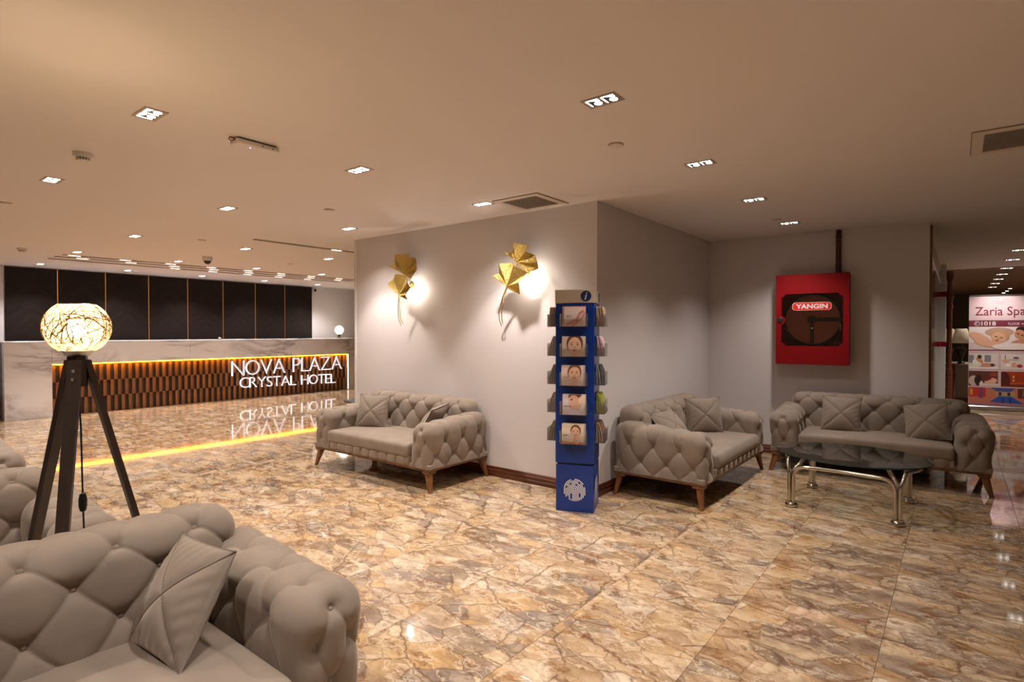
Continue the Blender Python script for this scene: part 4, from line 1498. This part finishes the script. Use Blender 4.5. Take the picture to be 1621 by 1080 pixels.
FACEPICS.append((((222, 206, 208)), [((110, 78, 58), ell(.09, .135, .05, .03)), (skin, ell(.088, .085, .045, .062, 16)), (skin, ell(.13, .085, .018, .055, -28)), ((238, 200, 176), ell(.145, .11, .03, .03)), ((226, 214, 236), ell(.085, .012, .04, .03)),
                  ((84, 58, 46), ell(.066, .112, .010, .005)), (lip, ell(.056, .062, .008, .006))] + textlines(.012, .064)))
FACEPICS.append(pic_face((226, 206, 184), .105, .088, .040, (118, 80, 50), 8, [((200, 120, 72), [(0, 0), (.165, 0), (.165, .012), (.12, .022), (.06, .014), (0, .02)]), ((234, 176, 150), ell(.115, .035, .022, .03))] + textlines(.012, .066)))
SIDECOL = {1: [(228, 194, 158), (228, 196, 200), (206, 200, 198), (226, 218, 112), (214, 182, 152)], 2: [(206, 180, 162), (206, 192, 172), (204, 190, 168), (188, 170, 148), (196, 178, 150)]}
SIDEALT = {1: [(226, 196, 160), (222, 186, 190), (60, 56, 56), (150, 150, 60), (120, 84, 62)], 2: [(176, 148, 132), (222, 206, 186), (170, 152, 130), (208, 190, 166), (150, 136, 114)]}
for fi, FM in enumerate(FACE):
    yf = -hd_ if fi == 0 else -hw
    for ri, z in enumerate(ROWS):
        p = link('acrylic_pocket', pocket, stand)
        p.matrix_local = FM @ Matrix.Translation((0, yf - 0.0005, z))
        side = ['front', 'right side', 'left side'][fi]
        if fi == 0:
            cols = [((206, 190, 178), -0.030, 0.012), ((190, 170, 160), -0.044, 0.010), (FACEPICS[ri][0], -0.060, 0.012)]
        else:
            n = 6
            cols = [((SIDECOL if k % 2 == 0 else SIDEALT)[fi][ri], -0.014 - 0.0105 * k, 0.006 + 0.0065 * k * (0.3 if (fi == 2 and ri == 0) else 1.0) * (0.35 if ri == 0 else 1.0)) for k in range(n)]
        for bi, (c, dy, bend) in enumerate(cols):
            front = fi == 0 and bi == len(cols) - 1
            mbm = brochure_mesh(bend)
            if front:
                lab = ['pale pink brochure with a curling pink ribbon print', 'brochure showing a dark-haired woman looking straight out', 'brochure showing a woman with brown hair, head tilted',
                       'brochure showing a hand held against a cheek', 'brochure showing a smiling woman at a spa'][ri] + ', front ' + ORD[ri] + ' pocket'
            elif fi == 0:
                lab = 'plain brochure behind the cover one in the front ' + ORD[ri] + ' pocket' + (', rearmost' if bi == 0 else '')
            else:
                lab = ['innermost', 'second', 'third', 'fourth', 'fifth', 'outermost'][bi] + ' brochure edge in the ' + ORD[ri] + ' pocket on the ' + side + ' of the tower'
            b = mbm.build('brochure', print_mat(c))
            xo = 0.004 * ((bi * 7 + ri * 3) % 5 - 2)
            b.matrix_world = ROT_STAND @ FM @ Matrix.Translation((xo, yf + dy, z + 0.0025))
            tag(b, lab, 'brochure', side + ' brochures of the blue tower')
            if front:
                bg, shp = FACEPICS[ri]
                mb = MB()
                mats, key = [], {}
                for li, (cc, poly) in enumerate([(bg, [(0, 0), (w_, 0), (w_, h_), (0, h_)])] + shp):
                    q = clip_poly(poly, w_, h_)
                    if len(q) < 3:
                        continue
                    if cc not in key:
                        key[cc] = len(mats); mats.append(print_mat(cc))
                    # follow the bend of the sheet: cut into thin horizontal bands
                    for s in range(10):
                        z0b, z1b = h_ * s / 10, h_ * (s + 1) / 10
                        band = [(x_, y_ - z0b) for x_, y_ in q]
                        band = clip_poly(band, w_, z1b - z0b)
                        if len(band) < 3:
                            continue
                        mb.add([(x_ - w_ / 2, bend * ((y_ + z0b) / h_) ** 2 - 0.0020 - 0.00018 * li, y_ + z0b) for x_, y_ in band], [tuple(range(len(band)))], key[cc])
                mb.build('cover_print', mats, b)

# ------------------------------------------------------------------ fire hose cabinet
cab_c = HA + hd * ((Vector((-1.229, 6.83, 0)) - HA).dot(hd))
cab = thing('hose_cabinet', 'red fire hose cabinet with window and YANGIN label on the right wall', 'cabinet', (cab_c.x + hn.x * 0.0, cab_c.y + hn.y * 0.0, 1.018), HROT)
CW, CH, CD = 0.342, 0.954, 0.20
mb = MB()
mb.box((-CW, -0.003, 0), (CW, 0, CH)); mb.box((-CW, -CD + 0.02, 0), (-CW + 0.003, -0.003, CH)); mb.box((CW - 0.003, -CD + 0.02, 0), (CW, -0.003, CH))
mb.box((-CW + .003, -CD + 0.02, 0), (CW - .003, -0.003, 0.003)); mb.box((-CW + .003, -CD + 0.02, CH - 0.003), (CW - .003, -0.003, CH))
mb.build('body', M_RED, cab)
x0, x1, z0, z1, nt = -0.288, 0.288, 0.195, 0.750, 0.035
hole = [(x0 + nt, z0), (x1 - nt, z0), (x1 - nt, z0 + nt * .6), (x1, z0 + nt), (x1, z1 - nt), (x1 - nt, z1 - nt * .6), (x1 - nt, z1), (x0 + nt, z1), (x0 + nt, z1 - nt * .6), (x0, z1 - nt), (x0, 0.52), (x0 + 0.03, 0.50),
        (x0 + 0.042, 0.475), (x0 + 0.03, 0.44), (x0, 0.42), (x0, z0 + nt), (x0 + nt, z0 + nt * .6)]
def ring_panel(outer, hole, y0, y1):
    # door sheet with a shaped window: strips between the hole and the outer rectangle
    mb = MB()
    m = len(hole)
    (X0, Z0), (X1, Z1) = outer
    def proj(p):
        cx, cz = (X0 + X1) / 2, (z0 + z1) / 2
        dx, dz = p[0] - cx, p[1] - cz
        t = min(((X1 - cx) if dx > 0 else (X0 - cx)) / dx if abs(dx) > 1e-9 else 1e9, ((Z1 - cz) if dz > 0 else (Z0 - cz)) / dz if abs(dz) > 1e-9 else 1e9)
        return (cx + dx * t, cz + dz * t)
    ring = []
    corners = [(X1, Z0), (X1, Z1), (X0, Z1), (X0, Z0)]
    for i in range(m):
        a, b = hole[i], hole[(i + 1) % m]
        pa, pb = proj(a), proj(b)
        poly = [a, b, pb]
        mids = []
        for c in corners:
            cx, cz = (X0 + X1) / 2, (z0 + z1) / 2
            an = lambda p: math.atan2(p[1] - cz, p[0] - cx)
            lo_, hi_ = an(pa), an(pb)
            ac = an(c)
            d1 = (ac - lo_) % (2 * math.pi); d2 = (hi_ - lo_) % (2 * math.pi)
            if 1e-6 < d1 < d2 - 1e-6 and d2 < math.pi:
                mids.append((d1, c))
        poly += [c for _, c in sorted(mids, reverse=True)]
        poly.append(pa)
        k = len(poly)
        vs = [(p[0], y0, p[1]) for p in poly] + [(p[0], y1, p[1]) for p in poly]
        mb.add(vs, [tuple(range(k))[::-1], tuple(range(k, 2 * k)), (0, 1, k + 1, k)])
    mb.box((X0, y0, Z0), (X0 + .002, y1 + 0.018, Z1)); mb.box((X1 - .002, y0, Z0), (X1, y1 + 0.018, Z1)); mb.box((X0, y0, Z0), (X1, y1 + .018, Z0 + .002)); mb.box((X0, y0, Z1 - .002), (X1, y1 + .018, Z1))
    return mb
door = ring_panel(((-CW - 0.002, -0.002), (CW + 0.002, CH + 0.002)), hole, -CD, -CD + 0.004).build('door', M_RED, cab)
MB().box((x0 - 0.01, -CD + 0.006, z0 - 0.01), (x1 + 0.01, -CD + 0.009, z1 + 0.01)).build('window_pane', M_CABGLASS, door)
MB().lathe([(0, 0), (0.030, 0), (0.030, -0.008), (0.022, -0.012), (0, -0.012)], (-0.300, -CD - 0.0005, 0.475), 24, axis='y').build('lock_knob', M_BLACK, door, True)
mb = MB()
mb.prism([(-0.185, -0.022), (-0.165, -0.042), (0.165, -0.042), (0.185, -0.022), (0.185, 0.022), (0.165, 0.042), (-0.165, 0.042), (-0.185, 0.022)], 0, 0.001)
me = mb.mesh('name_label', new_mat('label_border', (0.80, 0.42, 0.30), 0.4)); me.transform(Matrix.Translation((0.0, -CD + 0.0045, 0.615)) @ TXT)
lb = link('name_label', me, door)
mb = MB(); mb.prism([(-0.178, -0.020), (-0.160, -0.037), (0.160, -0.037), (0.178, -0.020), (0.178, 0.020), (0.160, 0.037), (-0.160, 0.037), (-0.178, 0.020)], 0, 0.001)
me = mb.mesh('label_field', new_mat('label_red', (0.62, 0.015, 0.02), 0.4)); me.transform(Matrix.Translation((0.0, -CD + 0.0036, 0.615)) @ TXT)
link('label_field', me, lb)
me = fit_text('YANGIN', 0.300, 0.050, 0.0, M_PRINTW, 0, 0.035); me.transform(Matrix.Translation((0.0, -CD + 0.0024, 0.615)) @ TXT)
link('label_text', me, lb)
M_REEL = new_mat('hose_reel_red', (0.55, 0.15, 0.10), 0.5)
MB().lathe([(0, 0), (0.245, 0), (0.258, -0.012), (0.245, -0.02), (0, -0.02)], (0.0, -0.112, 0.475), 44, axis='y').build('hose_reel', M_REEL, cab, True)
mb = MB()
for r in (0.268,):
    for yy in (-0.05, -0.08, -0.108):
        mb.tube([(r * math.cos(a), yy, 0.475 + r * math.sin(a)) for a in np.linspace(0, 2 * math.pi, 40)[:-1]], 0.013, 8, closed=True)
mb.build('hose', M_BLACK, cab, True)
mb = MB()
mb.lathe([(0, 0), (0.045, 0), (0.045, -0.03), (0, -0.03)], (0.0, -0.130, 0.475), 24, axis='y')
mb.bbox((0.0, -0.150, 0.455), (0.285, -0.132, 0.495), 0.004); mb.bbox((-0.018, -0.150, 0.21), (0.018, -0.132, 0.475), 0.004)
mb.build('reel_arm', new_mat('dark_grey_iron', (0.035, 0.030, 0.028), 0.4), cab)
MB().lathe([(0, 0), (0.010, 0), (0.010, -0.006), (0, -0.008)], (0, -0.150, 0.385), 14, axis='y').build('valve_knob', M_CHROME, cab, True)
MB().tube([(0.262, -0.165, 0.36), (0.262, -0.165, 0.43)], 0.008, 10).build('valve', new_mat('brass_valve', (0.7, 0.5, 0.2), 0.3, 1.0), cab, True)
pp = HA + hd * ((Vector((-1.0, 6.849, 0)) - HA).dot(hd))
t = thing('riser_pipe', 'dark red riser pipe from the hose cabinet up to the ceiling', 'pipe', (pp.x, pp.y, 1.974), HROT)
MB().bbox((-0.024, -0.046, 0), (0.024, -0.002, H - 1.974), 0.012).build('pipe', M_DARKRED, t, True)
for z in (0.08, 0.38):
    MB().bbox((-0.028, -0.049, z), (0.028, 0.0, z + 0.016), 0.003).build('clamp', M_DARKRED, t)

# ------------------------------------------------------------------ coffee table
TX, TY, TZ = -0.655, 5.14, 0.400
table = thing('coffee_table', 'oval smoked glass coffee table on chrome tube legs', 'table', (TX, TY, 0), R(-1.5))
top = [(0.53 * math.cos(a), 0.44 * math.sin(a)) for a in np.linspace(0, 2 * math.pi, 65)[:-1]]
MB().prism(top, TZ - 0.010, TZ).build('glass_top', M_GLASS, table)
MB().add([(x * 1.001, y * 1.001, TZ - 0.010) for x, y in top] + [(x * 1.001, y * 1.001, TZ) for x, y in top], [(i, (i + 1) % 64, 64 + (i + 1) % 64, 64 + i) for i in range(64)]).build('glass_edge', new_mat('green_glass_edge', (0.02, 0.06, 0.05), 0.1), table, True)
FXt, FYt = 0.345, 0.355
rt = 0.0145
def arc_path(p0, dirh, z_leg, z_top, bow, p1, dirb):
    """up from a leg, bend over into a bowed rail and down into the next leg"""
    p0, p1 = Vector(p0), Vector(p1)
    h = (p1 - p0)
    Ld = h.length
    h.normalize()
    bw = Vector(dirb)
    pts = [(p0.x, p0.y, 0.02), (p0.x, p0.y, z_leg)]
    rr = 0.085
    for k in range(1, 7):
        a = R(90) * k / 6
        q = p0 + h * (rr * (1 - math.cos(a)))
        pts.append((q.x + bw.x * bow * 0.25 * math.sin(a) , q.y + bw.y * bow * 0.25 * math.sin(a), z_leg + (z_top - z_leg) * math.sin(a)))
    for k in range(1, 10):
        u = k / 10
        q = p0 + h * (rr + (Ld - 2 * rr) * u)
        b = bow * (0.25 + 0.75 * math.sin(math.pi * u))
        pts.append((q.x + bw.x * b, q.y + bw.y * b, z_top))
    tail = [(p1.x, p1.y, 0.02), (p1.x, p1.y, z_leg)]
    for k in range(1, 7):
        a = R(90) * k / 6
        q = p1 - h * (rr * (1 - math.cos(a)))
        tail.append((q.x + bw.x * bow * 0.25 * math.sin(a), q.y + bw.y * bow * 0.25 * math.sin(a), z_leg + (z_top - z_leg) * math.sin(a)))
    return pts + tail[::-1]
o_ = 0.013
MB().tube(arc_path((-FXt + o_, -FYt), 0, 0.245, 0.318, 0.03, (FXt - o_, -FYt), (0, 1, 0)), rt, 10).build('front_rail', M_CHROME, table, True)
MB().tube(arc_path((-FXt + o_, FYt), 0, 0.245, 0.318, 0.03, (FXt - o_, FYt), (0, -1, 0)), rt, 10).build('rear_rail', M_CHROME, table, True)
for s in (-1, 1):
    MB().tube(arc_path((s * (FXt + o_), -FYt), 0, 0.26, 0.362, 0.10, (s * (FXt + o_), FYt), (s, 0, 0)), rt, 10).build('end_loop', M_CHROME, table, True)
for sx in (-1, 1):
    for sy in (-1, 1):
        leg = MB().tube([(sx * FXt, sy * (FYt - 0.016), 0.02), (sx * FXt, sy * (FYt - 0.016), 0.22), (sx * (FXt - 0.01), sy * (FYt - 0.03), 0.28), (sx * (FXt - 0.05), sy * (FYt - 0.075), 0.345), (sx * (FXt - 0.075), sy * (FYt - 0.095), TZ - 0.016)], rt, 10).build('leg', M_CHROME, table, True)
        MB().lathe([(0, 0), (0.036, 0), (0.043, 0.008), (0.044, 0.020), (0.040, 0.030), (0.033, 0.035), (0.033, 0.044), (0, 0.044)], (sx * FXt, sy * (FYt - 0.005), 0), 24).build('foot_cap', M_CHROME, leg, True)
        MB().lathe([(0, TZ - 0.0105), (0.024, TZ - 0.0105), (0.024, TZ - 0.016), (0.012, TZ - 0.022), (0, TZ - 0.022)], (sx * (FXt - 0.075), sy * (FYt - 0.095), 0), 20).build('glass_pad', M_CHROME, leg, True)

# low side table half hidden by the loveseat under the sconces
t = thing('side_table', 'black-topped low side table half hidden behind the sconce loveseat left arm', 'table', (-6.05, 4.52, -0.115))
MB().lathe([(0, 0.575), (0.20, 0.575), (0.215, 0.583), (0.215, 0.592), (0.20, 0.60), (0, 0.60)], n=36).build('top', M_BLACK, t, True)
for a in (20, 110, 200, 290):
    x, y = 0.13 * math.cos(R(a)), 0.13 * math.sin(R(a))
    MB().tube([(x, y, 0.115), (x * 0.9, y * 0.9, 0.35), (x, y, 0.58)], 0.012, 10).build('leg', M_CHROME, t, True)

# ------------------------------------------------------------------ far hall on the right
M_MIRROR = new_mat('mirror_cladding', (0.50, 0.47, 0.44), 0.06, 1.0)
t = thing('mirror_panel', 'tall mirror panel on the end of the hose cabinet wall', 'mirror', (-0.232, 7.9, 0))
MB().box((-0.012, -0.72, 0.0), (0.010, 3.2, 2.12)).build('mirror_glass', M_MIRROR, t)
MB().bbox((-0.012, -0.80, 0.0), (0.022, -0.72, H - 0.005), 0.004).build('gilt_edge', new_mat('old_gilt', (0.30, 0.22, 0.10), 0.35, 0.9), t)
MB().bbox((-0.012, -0.72, 2.12), (0.012, 3.2, 2.18), 0.004).build('top_trim', M_STEEL, t)
t = thing('door_leaf', 'white narrow door edge with two red bands beside the mirror panel', 'door', (-0.184, 11.27, 0))
MB().bbox((-0.045, -0.02, 0.0), (0.032, 0.02, 2.43), 0.004).build('leaf', new_mat('white_door_edge', (0.62, 0.62, 0.60), 0.4), t)
for z in (1.13, 1.92):
    MB().bbox((-0.040, -0.023, z), (0.035, 0.023, z + 0.08), 0.003).build('red_band', M_RED, t)
t = thing('carved_post', 'dark carved wooden post at the entrance of the far hall', 'post', (-0.118, 12.35, 0))
MB().lathe([(0, 0), (0.05, 0), (0.05, 0.7), (0.036, 0.75), (0.036, 1.75), (0.05, 1.80), (0.034, 1.86), (0.060, 1.98), (0.036, 2.08), (0.028, 2.20), (0.055, 2.34), (0.05, 2.40), (0, 2.42)], n=20).build('shaft', M_BASEW, t, True)
MB().bbox((-0.065, -0.065, 0), (0.065, 0.065, 0.10), 0.01).build('plinth', M_BASEW, t)
M_TAN = paint('tan_panel', (0.27, 0.21, 0.145), 0.04, 0.5)
t = thing('hall_counter', 'low tan counter with dark wood end and skirting in the far hall', 'counter', (0.70, 13.5, 0))
MB().bbox((-0.74, -0.05, 0.115), (1.2, 0.90, 0.735), 0.004).build('front_panel', M_TAN, t)
MB().bbox((-0.76, -0.075, 0.0), (1.2, -0.045, 0.13), 0.006).build('skirting', M_BASEW, t)
MB().bbox((-0.88, -0.09, 0.0), (-0.745, -0.061, 0.765), 0.006).build('end_post', M_BASEW, t)
MB().bbox((-0.90, -0.06, 0.735), (1.2, 0.95, 0.765), 0.005).build('top_board', M_TAN, t)
M_SHADE = new_mat('cream_lampshade', (0.62, 0.50, 0.34), 0.8, 0, (1.0, 0.75, 0.45), 0.06)
for x, y, s, lab in ((0.05, 13.62, 1.0, 'right cream-shaded table lamp on the far hall counter by the spa banner'), (-0.105, 13.72, 0.92, 'left cream-shaded table lamp on the far hall counter by the dark post')):
    t = thing('table_lamp', lab, 'lamp', (x, y, 0.765 if x > 0 else 0.765), 0, 'cream lamps of the far hall')
    if x < 0:
        t.location = (x - 0.035, 14.22, 0.765)
    mb = MB().lathe([(0, 0), (0.06 * s, 0), (0.06 * s, 0.02), (0.02 * s, 0.05), (0.03 * s, 0.12), (0.085 * s, 0.24), (0.08 * s, 0.28), (0.03 * s, 0.31), (0.015 * s, 0.36), (0.015 * s, 0.45), (0, 0.45)], n=24)
    mb.build('urn_base', new_mat('bronze_urn', (0.06, 0.045, 0.03), 0.35, 0.5), t, True)
    prof_ = [(0.155 * s, 0.39), (0.135 * s, 0.48), (0.105 * s, 0.59), (0.085 * s, 0.66)]
    vs, fs = [], []
    for r, z in prof_:
        vs += [(r * math.cos(2 * math.pi * k / 28), r * math.sin(2 * math.pi * k / 28), z) for k in range(28)]
    for i in range(3):
        fs += [(i * 28 + k, i * 28 + (k + 1) % 28, (i + 1) * 28 + (k + 1) % 28, (i + 1) * 28 + k) for k in range(28)]
    sh = MB().add(vs, fs).build('shade', M_SHADE, t, True)
    md = sh.modifiers.new('thickness', 'SOLIDIFY'); md.thickness = 0.003
M_OLIVE = paint('olive_wall', (0.14, 0.105, 0.06), 0.05, 0.6)
struct(MB().box((-2.0, HALL_Y1 - 0.1, 0), (ROOM_X1, HALL_Y1 + 0.1, H)).build('wall_far', M_OLIVE), 'dark olive end wall of the far hall')
struct(MB().box((-2.2, 11.2, 0), (-2.0, HALL_Y1, H)).build('wall_hall', M_OLIVE), 'dark side wall of the far hall')

# roll-up banner
bdir = Vector((0.97, 0.243, 0)).normalized()
BW = 0.85
ban = thing('rollup_banner', 'pink Zaria Spa roll-up banner with photos standing in the far hall', 'banner', (0.148 + bdir.x * BW / 2, 12.80 + bdir.y * BW / 2, 0), math.atan2(bdir.y, bdir.x))
MB().bbox((-BW / 2 - 0.01, -0.05, 0), (BW / 2 + 0.01, 0.06, 0.075), 0.012).build('base_cassette', M_STEEL, ban)
MB().bbox((-BW / 2, -0.012, 1.985), (BW / 2, 0.008, 2.012), 0.004).build('top_rail', M_STEEL, ban)
MB().tube([(0, 0.03, 0.07), (0, 0.03, 1.98)], 0.008, 8).build('support_pole', M_STEEL, ban)
MB().box((-BW / 2, -0.0035, 0.07), (BW / 2, -0.0015, 1.99)).build('sheet', print_mat((214, 186, 190)), ban)
BM = Matrix.Translation((-BW / 2, -0.0036, 0))
rc = lambda x0, z0, x1, z1: [(x0, z0), (x1, z0), (x1, z1), (x0, z1)]
MAROON = (122, 48, 66)
def bpic(name, x0, z0, x1, z1, bg, shapes):
    return picture(name, ban, x1 - x0, z1 - z0, shapes, BM @ Matrix.Translation((x0, -0.0003, z0)), 0.0003, bg)
bpic('maroon_band', 0.0, 1.455, BW, 1.566, MAROON, [])
bpic('maroon_line', 0.0, 1.036, BW, 1.052, MAROON, [])
fac = (232, 178, 148); fac2 = (208, 146, 112); dk = (52, 36, 32)
bpic('couple_photo', 0.005, 1.06, BW - 0.005, 1.452, (238, 222, 218), [
    ((226, 204, 200), ell(.15, .05, .3, .08)), ((196, 158, 140), ell(.42, .30, .20, .08)), (dk, ell(.735, .32, .095, .075, -20)), (fac2, ell(.70, .26, .075, .085, 30)), (fac2, ell(.74, .13, .16, .05, 6)),
    ((206, 160, 120), ell(.43, .235, .135, .10, -10)), (fac, ell(.41, .205, .105, .09, -14)), (fac, ell(.16, .19, .18, .075, -32)), (fac, ell(.27, .10, .20, .055, -10)), ((244, 232, 228), ell(.62, .05, .3, .06)),
    (dk, ell(.375, .225, .022, .006, -20)), (dk, ell(.45, .205, .022, .006, -20)), ((176, 84, 80), ell(.385, .155, .024, .009, -16)), (dk, ell(.67, .275, .018, .006, -30)), (dk, ell(.73, .25, .018, .006, -30)), ((208, 150, 122), ell(.405, .19, .012, .02, -14))])
bpic('massage_photo', 0.005, 0.72, 0.415, 0.985, (226, 214, 206), [((140, 134, 142), rc(.0, .10, .07, .24)), ((140, 134, 142), rc(.22, .12, .31, .24)), ((238, 232, 226), rc(0, 0, .41, .04)), (fac2, ell(.22, .065, .16, .035)), ((232, 222, 210), ell(.12, .075, .06, .04)),
    ((240, 234, 228), ell(.10, .12, .05, .05, 20)), (fac2, ell(.15, .15, .06, .03, -40)), ((60, 44, 40), ell(.15, .21, .03, .035)), (dk, ell(.33, .07, .028, .022))])
bpic('orchid_photo', 0.455, 0.72, BW - 0.005, 0.985, (232, 220, 214), [((92, 60, 48), rc(.05, .12, .06, .25)), ((92, 60, 48), rc(.10, .16, .25, .166)), (fac, ell(.06, .14, .05, .035)), ((250, 244, 238), ell(.10, .07, .05, .03)), ((186, 52, 72), ell(.25, .06, .04, .028)), ((236, 170, 120), ell(.17, .08, .035, .04)), ((122, 60, 44), ell(.2, .2, .04, .014))])
bpic('stones_photo', 0.005, 0.42, 0.415, 0.68, (96, 52, 44), [((196, 180, 170), ell(.07, .09, .07, .09)), ((48, 26, 24), ell(.14, .10, .06, .09)), ((220, 204, 196), rc(.15, 0, .41, .05)), (fac, ell(.31, .09, .09, .055, 10)), ((110, 44, 36), ell(.25, .14, .08, .05, 20)), ((230, 220, 212), ell(.18, .05, .02, .04)), ((150, 60, 44), ell(.35, .2, .06, .04))])
bpic('sauna_photo', 0.455, 0.42, BW - 0.005, 0.68, (166, 62, 26), [((92, 30, 30), ell(.04, .10, .09, .16)), ((236, 176, 92), ell(.17, .17, .014, .022)), ((236, 176, 92), ell(.17, .11, .014, .02)), ((196, 92, 40), rc(.12, .05, .39, .07)), ((120, 40, 20), rc(.0, 0, .39, .03))])
bpic('pool_photo', 0.005, 0.09, BW - 0.005, 0.395, (196, 116, 96), [((188, 54, 44), rc(0, .14, .24, .31)), ((214, 150, 70), rc(.02, .17, .06, .28)), ((120, 70, 120), rc(.15, .12, .20, .31)), ((70, 84, 150), [(.30, .31), (.66, .31), (.58, .24), (.40, .24)]), ((176, 150, 110), rc(.38, .15, .64, .24)),
    ((60, 40, 44), rc(.42, .17, .46, .23)), ((60, 40, 44), rc(.54, .17, .58, .23)), ((44, 84, 168), [(.30, .06), (.76, .04), (.60, .16), (.42, .16)]), ((40, 60, 130), ell(.48, .09, .02, .05)), ((40, 60, 130), ell(.58, .09, .02, .05)), ((170, 120, 130), rc(0, 0, .84, .04)), ((90, 50, 44), rc(.68, .14, .84, .30)), ((150, 96, 70), rc(.74, .16, .78, .28))])
def btext(txt, x0, x1, z0, z1, mat, y=-0.0052, off=0.0):
    me = fit_text(txt, x1 - x0, z1 - z0, 0.0, mat, 0, off)
    me.transform(Matrix.Translation((-BW / 2 + (x0 + x1) / 2, y, (z0 + z1) / 2)) @ TXT)
    return link('lettering', me, ban)
btext('Zaria Spa', 0.085, 0.775, 1.605, 1.80, print_mat(MAROON), off=0.006)
btext('1018', 0.175, 0.375, 1.475, 1.545, M_PRINTW, off=0.015)
btext('FLOOR', 0.545, 0.70, 1.483, 1.525, M_PRINTW)
btext('-1', 0.725, 0.80, 1.480, 1.55, M_PRINTW, off=0.015)
mb = MB()
v, f = polyline_strip([(0.036 * math.cos(a), 0.036 * math.sin(a)) for a in np.linspace(0, 2 * math.pi, 28)], 0.007)
mb.add([(x, 0, z) for x, z in v], f)
v, f = polyline_strip([(-0.014, -0.016), (-0.018, -0.004), (-0.008, 0.012), (0.006, 0.018)], 0.010)
mb.add([(x, 0, z) for x, z in v], f)
me = mb.mesh('phone_symbol', M_PRINTW); me.transform(Matrix.Translation((-BW / 2 + 0.115, -0.0052, 1.51)))
link('phone_symbol', me, ban)
mb = MB()
for a in (-62, -38, -14, 14, 38, 62):
    v, f = polyline_strip([(q[0], q[1]) for q in ell(0.085 * math.sin(R(a)), 0.085 * math.cos(R(a)) * 0.9, 0.055, 0.020, 90 - a, 18)] , 0.004)
    mb.add([(x, 0, z) for x, z in v], f)
me = mb.mesh('lotus_emblem', print_mat((196, 150, 158))); me.transform(Matrix.Translation((0.0, -0.0046, 1.84)))
link('lotus_emblem', me, ban)
